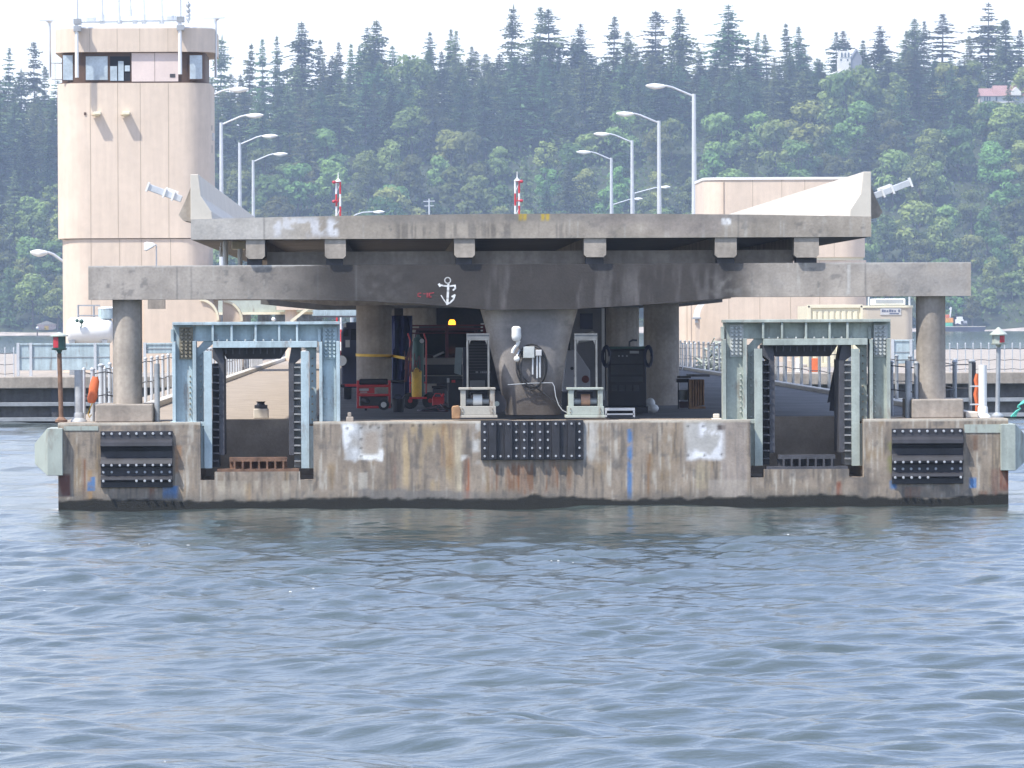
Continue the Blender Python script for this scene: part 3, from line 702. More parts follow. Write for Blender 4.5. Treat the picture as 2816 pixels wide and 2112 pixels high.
# ================================================================== THINGS ON THE PONTOON DECK
Y0 = .35
M_hoist = mat('scuffed_pale_steel', (.19,.195,.195), .6, var=.3, scale=6)
def winch(dpx, roller_mat, base_mat, label):
    P = lambda a: a+dpx
    t = empty('cable_fairlead', (RX(P(1311),1140,Y0), Y0, DZ), label, 'fairlead', 'roller fairleads beside the flared pier')
    b = MB(); b.pbox(P(1283),P(1346),917,921,Y0+.3,.2); b.pbox(P(1283),P(1346),921.3,936,Y0+.31,.05)
    for a in (1283,1341): b.pbox(P(a),P(a+5),936.3,1093,Y0+.3,.06)
    for a, c in ((1290,1290),(1339,1339)): b.pprism([(P(a),936.3),(P(a+(5 if a < 1310 else -5)),936.3),(P(a),948)],Y0+.31,.04)
    b.build('hoist_frame', M_hoist, t)
    b = MB(); b.pbox(P(1262),P(1363),1066,1072,Y0-.05,.6)
    for a in (1267,1347): b.pbox(P(a),P(a+14),1072.3,1117,Y0-.02,.5)
    b.pbox(P(1264),P(1364),1117.3,1141,Y0-.06,.6); b.pbox(P(1258),P(1368),1141.3,1149,Y0-.08,.7)
    b.build('base', base_mat, t, bevel=.008)
    x0, z0 = ray(P(1301),1100,Y0+.1); x1, _ = ray(P(1326),1100,Y0+.1)
    b = MB(); b.cyl((x0,Y0+.2,z0),(x1,Y0+.2,z0),.115,n=20); b.build('roller', roller_mat, t, smooth=True)
    b = MB(); a0 = RX(P(1282),1104,Y0+.1); a1 = RX(P(1345),1104,Y0+.1); b.cyl((a0,Y0+.2,z0-.03),(a1,Y0+.2,z0-.03),.06,n=14); b.build('axle', M_greyst, t, smooth=True)
    bolts([(ray(P(a),qq,Y0-.08)[0],Y0-.06,ray(P(a),qq,Y0-.08)[1]) for a in (1272,1354) for qq in (1124,1134)],.013,.03,M_bolt_dark,t)
    return t
M_ped_rust = mat('rusting_pale_steel', (0.42,0.40,0.35), 0.6, var=0.15, scale=3, rust=0.85)
winch(0, M_white, M_ped_rust, 'pale roller fairlead with white roller and rusty base beside the pier')
winch(297, mat('rubbed_copper_roller', (0.50,0.28,0.18), 0.5, var=0.3, scale=8), M_ped, 'pale green roller fairlead with coppery roller and clean base beside the pier')
g = MB(); g.pprism([(1244,1117),(1262,1115),(1267,1125),(1266,1151),(1243,1152),(1242,1125)],Y0-.1,.35)
tag(g.build('timber_block', M_wood, bevel=.02), 'short orange-brown timber block beside the rusty fairlead base', 'timber block')
t_ = empty('cable_reel', (RX(1372,1110,Y0+.4),Y0+.4,DZ), 'dark round cable reel between the rusty fairlead and the pier', 'cable reel')
x, z = ray(1366,1110,Y0+.4); g = MB(); g.cyl((x,Y0+.3,z),(x,Y0+.42,z),.19,n=24); g.build('disc', M_black, t_, smooth=True)
g = MB(); g.cyl((x,Y0+.28,z),(x,Y0+.3,z),.05,n=12); g.build('hub', M_teal2, t_)
# boxes, cable and pipe on the pier
Yp = YP-.005
def jbox(a0,a1,q0,q1,label,pipes):
    x, z = ray((a0+a1)/2,(q0+q1)/2,Yp-.1)
    t = empty('junction_box', (x,Yp-.1,z), label, 'junction box')
    b = MB(); b.pbox(a0,a1,q0,q1,Yp-.14,.13); b.pbox(a0+1,a1-1,q0+1,q1-1,Yp-.15,.01); b.build('housing', M_sign if len(pipes) > 1 else M_bolt, t, bevel=.01)
    for p, q in pipes:
        b = MB(); x0, z0 = ray(p,q1,Yp-.08); _, z1 = ray(p,q,Yp-.08); b.cyl((x0,Yp-.08,z0),(x0,Yp-.08,z1),.018,n=8); b.build('conduit', M_galv, t)
jbox(1439,1470,953,985,'larger square grey junction box on the flared pier inside the cable coil',[(1465,1030)])
jbox(1473,1490,962,979,'smaller pale junction box with two bright conduits on the flared pier',[(1477,1040),(1485,1038)])
t_ = empty('cable_coil', (RX(1462,1010,Yp),Yp-.05,RZ(1462,1060,Yp)), 'oval coil of black cable hung on the flared pier', 'cable')
for k_, (rx_, rz_, ox, oz) in enumerate(((42,60,0,0),(38,56,2,3),(40,63,-1,2),(33,50,4,6))):
    g = MB(); pts = []
    for i in range(37):
        t = 2*math.pi*i/36; x, z = ray(1462+ox+rx_*math.cos(t), 1007+oz+rz_*math.sin(t), Yp-.05-.02*k_); pts.append((x,Yp-.05-.02*k_,z))
    g.tube(pts,.011 if k_ else .016,6); g.build('loop', M_cable, t_, smooth=True)
g = MB(); pts = [(1420,990),(1424,1015),(1440,1040),(1462,1056),(1490,1078),(1520,1100),(1545,1112)]
g.tube([(ray(a,q,Yp-.06)[0],Yp-.06,ray(a,q,Yp-.06)[1]) for a,q in pts],.014,6); g.build('tail', M_cable, t_, smooth=True)
t_ = empty('conduit_pipe', (RX(1458,1055,Yp),Yp-.1,RZ(1458,1056,Yp)), 'thin pale pipe across the foot of the flared pier running down to the fairlead', 'pipe')
g = MB(); pts = [(1396,1058),(1430,1056),(1458,1054),(1500,1053),(1519,1053),(1524,1062),(1528,1090),(1535,1112),(1546,1128),(1558,1134)]
g.tube([(ray(a,q,Yp-.1)[0],Yp-.1-(.0 if i < 5 else .04*(i-4)),ray(a,q,Yp-.1)[1]) for i,(a,q) in enumerate(pts)],.009,8); g.build('tube', M_greyst, t_, smooth=True)
t_ = empty('wrapped_lamp', (RX(1420,920,Yp),Yp-.15,RZ(1420,940,Yp)), 'lamp wrapped in white sheeting on the flared pier above the cable coil', 'lamp')
g = MB(); x, z = ray(1420,938,Yp-.12); g.lathe((x,Yp-.14,z),[(.05,0),(.085,.04),(.095,.10),(.09,.18),(.092,.25),(.06,.285),(.01,.29)],14); g.build('wrapping', M_white, t_, smooth=True)
g = MB(); g.tube([(ray(a,q,Yp-.1)[0],Yp-.12,ray(a,q,Yp-.1)[1]) for a,q in ((1425,936),(1423,948),(1416,955),(1411,963),(1409,971))],[.05,.035,.03,.035,.03],8); g.build('tail', M_white, t_, smooth=True)
t_ = empty('round_lamp', (RX(1421,985,Yp),Yp-.12,RZ(1421,995,Yp)), 'small round white lamp on a short stem below the wrapped lamp', 'lamp')
x, z = ray(1421,987,Yp-.12); g = MB(); g.ball((x,Yp-.12,z),.06); g.build('globe', M_white, t_, smooth=True)
g = MB(); g.tube([(x,Yp-.1,z+.05),(x+.03,Yp-.08,z+.11),(x+.06,Yp-.04,z+.17)],.022,8); g.build('stem', M_galv, t_, smooth=True)

# red portable generator on the deck under the sling strap
Yg = 9.0
t_ = empty('portable_generator', (RX(1028,1122,Yg),Yg,DZ), 'red framed portable generator on wheels in front of the strapped column', 'generator')
g = MB()
for a in (981,1068):
    for dy in (0,.5): g.pbox(a,a+7,1046,1122,Yg+dy,.05)
for q in (1058,1083,1116): g.pbox(981,1075,q,q+7,Yg-.01,.04)
g.pbox(981,1075,1046,1051,Yg+.5,.05)
for a in (981,1068): g.box(RX(a,1050,Yg),RX(a+7,1050,Yg),Yg+.04,Yg+.51,RZ(a,1052,Yg),RZ(a,1047,Yg)); g.box(RX(a,1050,Yg),RX(a+7,1050,Yg),Yg+.04,Yg+.51,RZ(a,1121,Yg),RZ(a,1117,Yg))
g.build('frame', M_red, t_, bevel=.01)
g = MB(); g.pbox(987,1067,1042,1058,Yg+.05,.42); g.build('tank', M_black, t_, bevel=.03)
g = MB(); g.pbox(990,1066,1090,1116,Yg+.06,.38); g.lathe((RX(1005,1100,Yg),Yg+.1,RZ(1005,1108,Yg)),[(.09,0),(.1,.05),(.08,.1)],14); g.build('engine', M_darkst, t_, bevel=.015)
g = MB(); g.pbox(987,1030,1066,1082,Yg+.03,.3); g.build('control_panel', M_red, t_)
g = MB(); g.pbox(988,1014,1068,1075,Yg+.024,.005); g.pbox(990,1010,1077,1079.5,Yg+.024,.005); g.build('label_plate', M_sign, t_)
x, z = ray(1055,1113,Yg-.1); w_ = MB(); w_.cyl((x,Yg-.12,z),(x,Yg-.02,z),.115,n=20); wh = w_.build('wheel', M_rubber, t_, smooth=True)
w_ = MB(); w_.cyl((x,Yg-.135,z),(x,Yg-.12,z),.06,n=16); w_.build('rim', M_white, wh)
g = MB(); g.pbox(942,981,1056,1063,Yg+.1,.05); h_ = g.build('handle', M_red, t_); g = MB(); g.pbox(935,948,1057,1065,Yg+.09,.07); g.build('grip', M_black, h_)
g = MB(); g.pbox(1003,1009,1123,1129,Yg+.2,.05); g.build('foot', M_black, t_)
# yellow strap round the column
xc = RX(1029,980,18.7); g = MB()
pts = [(xc+.415*math.cos(t), 18.7+.415*math.sin(t)) for t in [math.pi*(.98+i/16*1.02) for i in range(17)]]
prev = None
zs0 = RZ(1029,972,18.3)
vs = []
for i,(x,y) in enumerate(pts): vs += [(x,y,zs0-.03*i/16),(x,y,zs0-.06-.03*i/16)]
xe, ze = ray(1146,990,15.0)
vs += [(xe,15.0,ze+.02),(xe,15.0,ze-.04)]
n_ = len(vs)//2; fs = [(2*i,2*i+1,2*i+3,2*i+2) for i in range(n_-1)]
sb = g.add(vs, fs).build('sling_strap', M_yellow); so = sb.modifiers.new('thick','SOLIDIFY'); so.thickness = .012
tag(sb, 'yellow webbing strap looped round the column above the red generator', 'strap')
# gas bottle cart
Yc = 14.0
t_ = empty('gas_bottle_cart', (RX(1155,1125,Yc),Yc,DZ), 'hand cart with a yellow and a dark green gas bottle tied with hoses', 'gas bottle cart')
def bottle(pa, pb, q0, q1, mt, y):
    x = RX((pa+pb)/2,1050,y); r = (RX(pb,1050,y)-RX(pa,1050,y))/2; z0, z1 = RZ(pa,q1,y), RZ(pa,q0,y)
    b = MB(); b.lathe((x,y,z0),[(r*.9,0),(r,.04),(r,(z1-z0)*.86),(r*.75,(z1-z0)*.94),(r*.3,(z1-z0)*.97),(r*.28,z1-z0)],18); return b.build('gas_bottle', mt, t_, smooth=True)
bottle(1132,1160,1012,1092,M_yellow,Yc); bottle(1134,1166,920,1090,M_green_b,Yc+.3)
g = MB()
for a in (1128,1172): g.tube([(ray(a,1110,Yc+.5)[0],Yc+.5,RZ(a,1110,Yc+.5)),(ray(a,960,Yc+.5)[0],Yc+.55,RZ(a,935,Yc+.5)),(ray(a-6,930,Yc+.5)[0],Yc+.7,RZ(a,918,Yc+.5))],.018,8)
g.pbox(1126,1174,1050,1055,Yc+.45,.03); g.pbox(1126,1174,1092,1097,Yc-.2,.6); g.build('frame', M_red, t_)
for a in (1128,1183):
    x, z = ray(a,1102,Yc+.2); w_ = MB(); w_.lathe((x,Yc+.2,z),[(.10,-.04),(.17,-.035),(.18,0),(.17,.035),(.10,.04)],18,axis='y'); wh = w_.build('wheel', M_rubber, t_, smooth=True)
    w_ = MB(); w_.cyl((x,Yc+.13,z),(x,Yc+.27,z),.05,n=10); w_.build('hub', M_red, wh)
g = MB()
for k in range(6):
    pts = []
    for i in range(14):
        t = i/13; a = 1112+7*k+8*math.sin(3*t+k); q = 965+60*t+30*math.sin(t*6+k*1.3); x, z = ray(a,q,Yc-.1-.02*k); pts.append((x,Yc-.1-.02*k,z))
    g.tube(pts,.012,5)
g.build('hose', mat('red_hose', (.12,.03,.035), .6), t_, smooth=True)
g = MB(); x, z = ray(1160,935,Yc-.02); g.cyl((x,Yc-.02,z-.02),(x,Yc-.08,z-.02),.05,n=12); g.build('pressure_gauge', M_silver, t_)
# blue tarpaulin behind the column
Yt = 21.0; g = MB(); vs = []; fs = []
for i in range(13):
    for j in range(9):
        a = 1070+62*i/12; q = 868+245*j/8; x, z = ray(a,q,Yt); vs.append((x, Yt+.10*math.sin(i*1.4+j*.4)+.05*math.sin(j*1.9), z))
fs = [(i*9+j,i*9+j+1,(i+1)*9+j+1,(i+1)*9+j) for i in range(12) for j in range(8)]
tp = g.add(vs,fs).build('blue_tarpaulin', M_tarp, smooth=True); so = tp.modifiers.new('thick','SOLIDIFY'); so.thickness = .02
tag(tp, 'dark blue tarpaulin hanging behind the strapped column', 'tarpaulin')
# service truck in the shade
Yk = 34.0
t_ = empty('service_truck', (RX(1220,1060,Yk),Yk,DZ), 'dark maroon service truck with grey bonnet and lit amber beacon parked under the deck', 'truck')
x0, x1 = RX(1125,950,Yk), RX(1335,950,Yk); xm_ = (x0+x1)/2
zb0 = DZ+.35; zh = RZ(1200,985,Yk); zr = RZ(1200,905,Yk+1.2)
g = MB(); g.box(x0,x1,Yk+1.3,Yk+6,zb0,zh+.02); g.build('body', M_maroon, t_, bevel=.05)
g = MB(); g.add([(x0+.05,Yk+1.35,zh+.02),(x1-.05,Yk+1.35,zh+.02),(x1-.18,Yk+1.9,zr),(x0+.18,Yk+1.9,zr),(x0+.05,Yk+3.2,zh+.02),(x1-.05,Yk+3.2,zh+.02),(x1-.18,Yk+3.0,zr),(x0+.18,Yk+3.0,zr)],[(0,1,2,3),(1,5,6,2),(5,4,7,6),(4,0,3,7),(3,2,6,7)]); g.build('cab', M_maroon, t_, bevel=.03)
g = MB(); i_=.1; g.add([(x0+.15,Yk+1.36,zh+.08),(x1-.15,Yk+1.36,zh+.08),(x1-.26,Yk+1.85,zr-.08),(x0+.26,Yk+1.85,zr-.08)],[(0,1,2,3)]); ws = g.build('windscreen', M_dglass, t_); so = ws.modifiers.new('thick','SOLIDIFY'); so.thickness = .03; so.offset = 1
g = MB(); g.prism_xz([(x0+.05,zh-.5),(x0+.05,zh-.08),(x0+.2,zh),(x1-.2,zh),(x1-.05,zh-.08),(x1-.05,zh-.5)],Yk,Yk+1.3); g.build('bonnet', mat('dusty_bonnet', (.34,.31,.28), .5, var=.15), t_, bevel=.03)
g = MB(); g.box(x0+.35,x1-.35,Yk-.03,Yk+.02,zh-.42,zh-.16)
for i in range(4): g.box(x0+.37,x1-.37,Yk-.045,Yk-.03,zh-.40+i*.06,zh-.37+i*.06)
g.build('grille', M_black, t_)
for sx in (0,1):
    g = MB(); xx = x0+.08 if sx == 0 else x1-.32; g.box(xx,xx+.24,Yk-.03,Yk+.02,zh-.38,zh-.2); g.build('headlight', M_silver, t_, bevel=.01)
    g = MB(); xx = x0+.12 if sx == 0 else x1-.12; g.lathe((xx,Yk+.9,DZ+.36),[(.2,-.12),(.34,-.11),(.36,0),(.34,.11),(.2,.12)],20,axis='x'); g.build('wheel', M_rubber, t_, smooth=True)
g = MB(); g.box(x0,x1,Yk-.12,Yk+.02,zb0,zb0+.18); g.build('bumper', M_darkst, t_, bevel=.02)
g = MB(); g.box(xm_-.7,xm_+.7,Yk+2.0,Yk+2.25,zr,zr+.07); g.build('light_bar', M_darkst, t_)
g = MB(); M_rack = mat('dark_red_rack', (.13,.018,.028), .5, var=.3)
for qq, yy in ((893,1.2),(902,1.0),(914,1.4)): g.box(x0-.05,x1+.1,Yk+yy,Yk+yy+.1,RZ(1230,qq+4,Yk+yy),RZ(1230,qq,Yk+yy))
for xx in (x0,xm_,x1): g.box(xx-.04,xx+.04,Yk+1.0,Yk+1.5,zh-.05,RZ(1230,893,Yk+1.2))
g.build('rack', M_rack, t_)
xb, zbk = ray(1243,893,Yk+1.25); g = MB(); g.lathe((xb,Yk+1.25,zbk),[(.09,0),(.085,.08),(.05,.13)],14); g.build('beacon', M_beacon, t_, smooth=True)
g = MB(); xx, zz = ray(1208,975,Yk+1.2); g.bar((xx-.15,Yk+1.3,zz-.06),(xx+.12,Yk+1.3,zz+.06),.05); g.build('wiper', M_white, t_)
g = MB()
for i in range(4): g.box(RX(1322,890,Yk+3.4),RX(1331,890,Yk+3.4),Yk+3.3,Yk+3.5,RZ(1326,893+i*9,Yk+3.4),RZ(1326,889+i*9,Yk+3.4))
g.build('marker_lights', M_white, t_)
t_ = empty('hose_tangle', (RX(1215,1110,11),11,DZ), 'tangle of dark hoses lying on the deck in front of the service truck', 'hoses')
for k in range(5):
    g = MB(); pts = []
    for i in range(40):
        t = i/39; a = 1170+22*k*.6+34*math.cos(7*t+k)+30*t; y = 11+.5*math.sin(5*t+k*2)+.25*k; pts.append((RX(a,1110,y), y, DZ+.03+.03*k*abs(math.sin(9*t+k))))
    g.tube(pts,.018,5); g.build('hose', M_cable if k % 2 else M_maroon, t_, smooth=True)
for a, y, m_, lab in ((1205,12.5,M_red,'small red fuel can on the deck in front of the service truck'),(1095,10.5,M_black,'black bucket on the deck between the red generator and the gas bottle cart')):
    x = RX(a,1110,y); t_ = empty('fuel_can' if m_ is M_red else 'bucket', (x,y,DZ), lab, 'can' if m_ is M_red else 'bucket')
    g = MB()
    if m_ is M_red: g.box(x-.13,x+.13,y-.08,y+.08,DZ,DZ+.30); g.cyl((x+.08,y,DZ+.3),(x+.12,y,DZ+.37),.03,n=8)
    else: g.lathe((x,y,DZ),[(.11,0),(.14,.28),(.15,.29)],14)
    g.build('body', m_, t_, bevel=.02)
    g = MB(); g.tube([(x-.1,y,DZ+.3),(x-.06,y,DZ+.37),(x+.04,y,DZ+.37),(x+.08,y,DZ+.3)],.012,6); g.build('handle', m_, t_)
for a0, a1, q0, y, m_, nm, lab in ((1076,1114,1046,16.5,M_navy,'waste_bin','dark navy bin with lid standing behind the red generator'),(1190,1228,1062,17,M_darkst,'compressor','low dark compressor behind the gas bottle cart'),(1296,1330,1080,4.6,M_maroon,'toolbox','dark red toolbox on the deck behind the rusty fairlead')):
    xa, xb2 = RX(a0,1100,y), RX(a1,1100,y); t_ = empty(nm, ((xa+xb2)/2,y,DZ), lab, nm.replace('_',' '))
    g = MB(); g.box(xa,xb2,y,y+.5,DZ+.03,RZ(a0,q0,y)-.05); g.build('body', m_, t_, bevel=.03)
    g = MB(); g.box(xa-.02,xb2+.02,y-.02,y+.52,RZ(a0,q0,y)-.05,RZ(a0,q0,y)); g.build('lid', M_black, t_, bevel=.015)
    for xx in (xa+.06,xb2-.06): g = MB(); g.cyl((xx,y-.03,DZ+.07),(xx,y+.04,DZ+.07),.07,n=12); g.build('wheel', M_rubber, t_)
# navy van at the side of the column
Yv = 30.0
t_ = empty('parked_van', (RX(965,1000,Yv),Yv,DZ), 'navy van partly hidden behind the strapped column with a red tail lamp', 'van')
g = MB(); vx0, vx1 = RX(938,950,Yv), RX(1065,950,Yv); vz1 = RZ(960,886,Yv); vz0 = DZ+.3; g.prism_xz([(vx0,vz0),(vx0,vz1-.25),(vx0+.12,vz1),(vx1-.12,vz1),(vx1,vz1-.25),(vx1,vz0)],Yv,Yv+3.6); g.build('body', M_navy, t_, bevel=.04)
g = MB(); g.pbox(945,958,905,925,Yv-.02,.03); g.pbox(965,990,905,935,Yv-.02,.03); g.build('rear_window', M_dglass, t_)
g = MB(); g.pbox(926,938,964,984,Yv-.02,.06); g.build('tail_lamp', M_redl, t_)
x, z = ray(942,992,Yv-.2); g = MB(); g.cyl((x,Yv-.22,z),(x,Yv-.06,z),.14,.12,n=18); sp_ = g.build('spare_wheel', M_rubber, t_, smooth=True); g = MB(); g.cyl((x-.03,Yv-.225,z),(x-.03,Yv-.1,z),.13,n=18); g.build('wheel_cover', M_white, sp_)
g = MB(); g.pbox(950,962,935,955,Yv-.02,.03); g.pbox(944,952,890,900,Yv-.02,.03); g.build('sticker', M_sign, t_)
for xx in (vx0+.15, vx1-.15):
    g = MB(); g.lathe((xx,Yv+.6,DZ+.32),[(.2,-.1),(.3,-.09),(.32,0),(.3,.09),(.2,.1)],18,axis='x'); g.build('wheel', M_rubber, t_, smooth=True)
# black generator behind the rusty fairlead
Yq = 6.0
t_ = empty('diesel_generator', (RX(1318,1120,Yq),Yq,DZ), 'black boxed generator behind the fairlead with white roller', 'generator')
g = MB(); g.pbox(1284,1348,938,1112,Yq,.9); g.build('housing', M_black, t_, bevel=.03)
g = MB()
for i in range(11): g.pbox(1290,1340,945+i*8,948+i*8,Yq-.012,.014)
g.build('louvre', M_darkst, t_)
g = MB(); x, z = ray(1313,1024,Yq-.01)
for i, w_ in enumerate((7,2,5,3,4,3,2)): xx = 1308+[0,12,16,22,27,33,38][i]; g.pbox(xx,xx+w_,1021,1026,Yq-.014,.012)
g.build('lettering', M_letter, t_)
g = MB(); g.pbox(1293,1334,1046,1068,Yq-.05,.05); g.build('control_box', M_letter, t_, bevel=.01)
g = MB(); g.pbox(1290,1345,1112,1124,Yq+.1,.6); g.build('skid', M_darkst, t_)
t_ = empty('pale_locker', (RX(1262,1040,7),7,DZ), 'narrow pale blue steel locker with its door ajar beside the black generator', 'locker')
g = MB(); g.pprism([(1253,956),(1272,956),(1268,1032),(1249,1026)],7.0,.03); g.build('door', M_teal, t_)
g = MB(); g.pbox(1273,1283,956,1120,7.0,.5); g.build('cabinet', M_navy, t_)
t_ = empty('tool_chest', (RX(1245,1090,8),8,DZ), 'dark chest with red catches in front of the service truck', 'tool chest')
g = MB(); g.pbox(1232,1283,1042,1122,8.0,.6); g.build('chest', M_black, t_, bevel=.02)
g = MB(); g.pbox(1242,1252,1045,1052,7.985,.015); g.pbox(1272,1281,1043,1051,7.985,.015); g.build('catch', M_red, t_)
g = MB(); g.pbox(1229,1236,1040,1052,7.98,.1); g.build('bracket', M_silver, t_)
# grey tapered machine and wall panel right of the pier
Ym = 5.0
t_ = empty('winch_housing', (RX(1590,1080,Ym),Ym,DZ), 'pale grey sloping machine housing with a dark red round cover beside the pier', 'machine housing')
g = MB(); g.pprism([(1558,965),(1582,962),(1588,968),(1623,1020),(1623,1076),(1548,1078),(1555,1000)],Ym,1.0); g.build('housing', mat('light_grey_enamel', (.38,.38,.42), .5, var=.08), t_, bevel=.02)
x, z = ray(1610,1043,Ym-.01); g = MB(); g.cyl((x,Ym-.03,z),(x,Ym,z),.075,n=18); g.build('round_cover', mat('oxide_red', (.14,.03,.025), .6), t_)
g = MB()
for a, q, r in ((1573,1013,.035),(1582,1034,.03)): x, z = ray(a,q,Ym); g.cyl((x,Ym-.02,z),(x,Ym,z),r,n=10)
g.build('port', M_black, t_)
g = MB(); g.pbox(1546,1630,1078.5,1125,Ym+.05,.9); g.build('plinth', M_darkst, t_)
t_ = empty('steel_stand', (RX(1610,1100,20),20,DZ), 'tall grey steel screen standing under the deck behind the machine housing', 'steel screen')
g = MB(); g.pbox(1570,1660,848,1090,20.0,.3); g.build('panel', mat('grey_panel', (.20,.20,.22), .6, var=.12), t_)
g = MB(); g.pbox(1655,1663,848,1100,19.95,.06); g.build('edge_post', M_galv, t_); g = MB(); g.pbox(1595,1630,862,905,19.97,.03); g.build('dark_plate', M_navy, t_)
g = MB(); g.pprism([(1578,930),(1630,910),(1640,918),(1640,935),(1580,945)],19.96,.03); g.build('chute', M_sign, t_)
# black welding cabinet
Yw = 6.5
t_ = empty('welding_cabinet', (RX(1725,1130,Yw),Yw,DZ), 'tall black welding power cabinet with coiled cables standing under the deck', 'welding machine')
g = MB(); g.pbox(1672,1778,960,1118,Yw,.8); g.build('cabinet', M_black, t_, bevel=.02)
g = MB()
for q0, q1 in ((966,1000),(1004,1030),(1036,1050)): g.pbox(1680,1768,q0,q1,Yw-.015,.017)
for i in range(4): g.pbox(1682+i*20,1698+i*20,1058,1076,Yw-.015,.017)
g.build('drawer', M_darkst, t_)
g = MB()
for a in (1702,1712,1724): x, z = ray(a,979,Yw-.02); g.cyl((x,Yw-.035,z),(x,Yw-.01,z),.018,n=10)
g.pbox(1732,1757,965,972,Yw-.03,.02); g.build('gauge', M_boltw, t_)
g = MB()
for k in range(5):
    for a in (1667,1783):
        pts = []
        for i in range(15): tt = 2*math.pi*i/14; x, z = ray(a+(8+k)*math.cos(tt),980+(22+2*k)*math.sin(tt),Yw-.05-.03*k); pts.append((x,Yw-.05-.03*k,z))
        g.tube(pts,.018,5)
g.build('cable', M_navy, t_, smooth=True)
g = MB(); g.pbox(1668,1782,953,960,Yw-.05,.9); g.build('top_shelf', M_green_b, t_)
g = MB(); x, z = ray(1735,936,Yw+.3); g.tube([(RX(1731,952,Yw+.3),Yw+.3,RZ(1731,953,Yw+.3)),(RX(1731,940,Yw+.3),Yw+.3,RZ(1731,940,Yw+.3)),(RX(1740,935,Yw+.3),Yw+.3,RZ(1740,935,Yw+.3)),(RX(1752,937,Yw+.3),Yw+.3,RZ(1752,936,Yw+.3))],.02,6); g.build('exhaust', M_black, t_, smooth=True)
g = MB(); g.pbox(1668,1782,1118.5,1136,Yw-.05,.9); g.build('skid', M_black, t_)
t_ = empty('step_stool', (RX(1704,1132,1.2),1.2,DZ), 'low white steel step in front of the black welding cabinet', 'step')
g = MB(); g.pbox(1664,1746,1122,1129,1.2,.35); g.build('tread', M_galv, t_)
g = MB(); g.pbox(1666,1744,1137,1141,1.2,.03); g.pbox(1664,1669,1129.3,1147,1.2,.04); g.pbox(1741,1746,1129.3,1147,1.2,.04); g.pbox(1664,1669,1129.3,1140,1.5,.04); g.pbox(1741,1746,1129.3,1140,1.5,.04); g.build('legs', M_galv, t_)
g = MB(); x, z = ray(1794,1119,8); g.ball((x,8,DZ+.10),.13,.12,.10); g.ball((x-.04,8,DZ+.2),.10,.09,.12)
tag(g.build('white_sack', M_white, smooth=True), 'crumpled white sack on the deck beside the welding cabinet', 'sack')
# timber pallets / folded table by the column
Yl = 12.0
t_ = empty('pallet_stack', (RX(1905,1100,Yl),Yl,DZ), 'upright dark timber pallets leaning together beside the shaded column', 'pallets')
g = MB()
for i in range(6): g.pbox(1898+i*7,1902+i*7,1044,1122-i*1.5,Yl+.05*i,.5)
g.pbox(1897,1940,1118,1124,Yl+.1,.45); g.build('slats', M_wood, t_)
g = MB(); g.pbox(1893,1952,1030,1036,Yl-.05,.8); g.pbox(1866,1900,1034,1040,Yl+.1,.6); g.build('top_board', M_dark_conc, t_)
t_ = empty('folding_bench', (RX(1880,1100,Yl+1),Yl+1,DZ), 'small workbench with red toolbox and grey bucket beside the pallets', 'workbench')
g = MB(); g.pbox(1862,1896,1042,1052,Yl+.6,.6); g.build('top', M_black, t_)
for a in (1864,1892): g = MB(); g.pbox(a,a+3,1052.3,1124,Yl+.7,.05); g.build('leg', M_black, t_)
g = MB(); x, z = ray(1880,1085,Yl+.7); g.lathe((x,Yl+.8,z-.12),[(.1,0),(.12,.12),(.13,.22)],14); g.build('bucket', mat('bucket_grey', (.3,.34,.36), .5), t_, smooth=True)
g = MB(); g.pbox(1868,1894,1104,1122,Yl+.6,.3); g.build('toolbox', M_maroon, t_, bevel=.01)
# ================================================================== RAILINGS ON THE DRAW PONTOON
def railing(name, label, xs_, ys_, h_, r_, cap=True, base=None, rails=(.95,.5), group=None, mt=None, mtp=None):
    base = DZ if base is None else base; mt = mt or M_greyst
    t = empty(name, (xs_[0], ys_[0], base), label, 'railing', group)
    for x, y in zip(xs_, ys_):
        rr = r_*(1.5 if cap and int(y*7) % 4 == 0 else 1.0)
        b = MB(); b.cyl((x,y,base),(x,y,base+h_),rr,n=10)
        if cap: b.lathe((x,y,base+h_),[(rr*1.25,0),(rr*1.25,.02),(rr*.5,.05)],10)
        b.build('post', mtp or mt, t, smooth=True)
    b = MB()
    for q in rails: b.tube([(x,y-r_*.5,base+h_*q-(.03 if i % 2 else 0)) for i,(x,y) in enumerate(zip(xs_,ys_))],.012,5)
    b.build('cable_rail', M_darkst, t)
    return t
ysl = [4+3.4*i for i in range(42)]
railing('post_railing', 'pipe post railing with wire ropes along the sunny deck edge by the control tower', [-8.45]*len(ysl), ysl, 1.06, .038, mtp=M_galv)
railing('post_railing', 'pipe post railing with wire ropes along the shaded deck edge by the cream container', [8.86]*len(ysl), ysl, 1.06, .042)

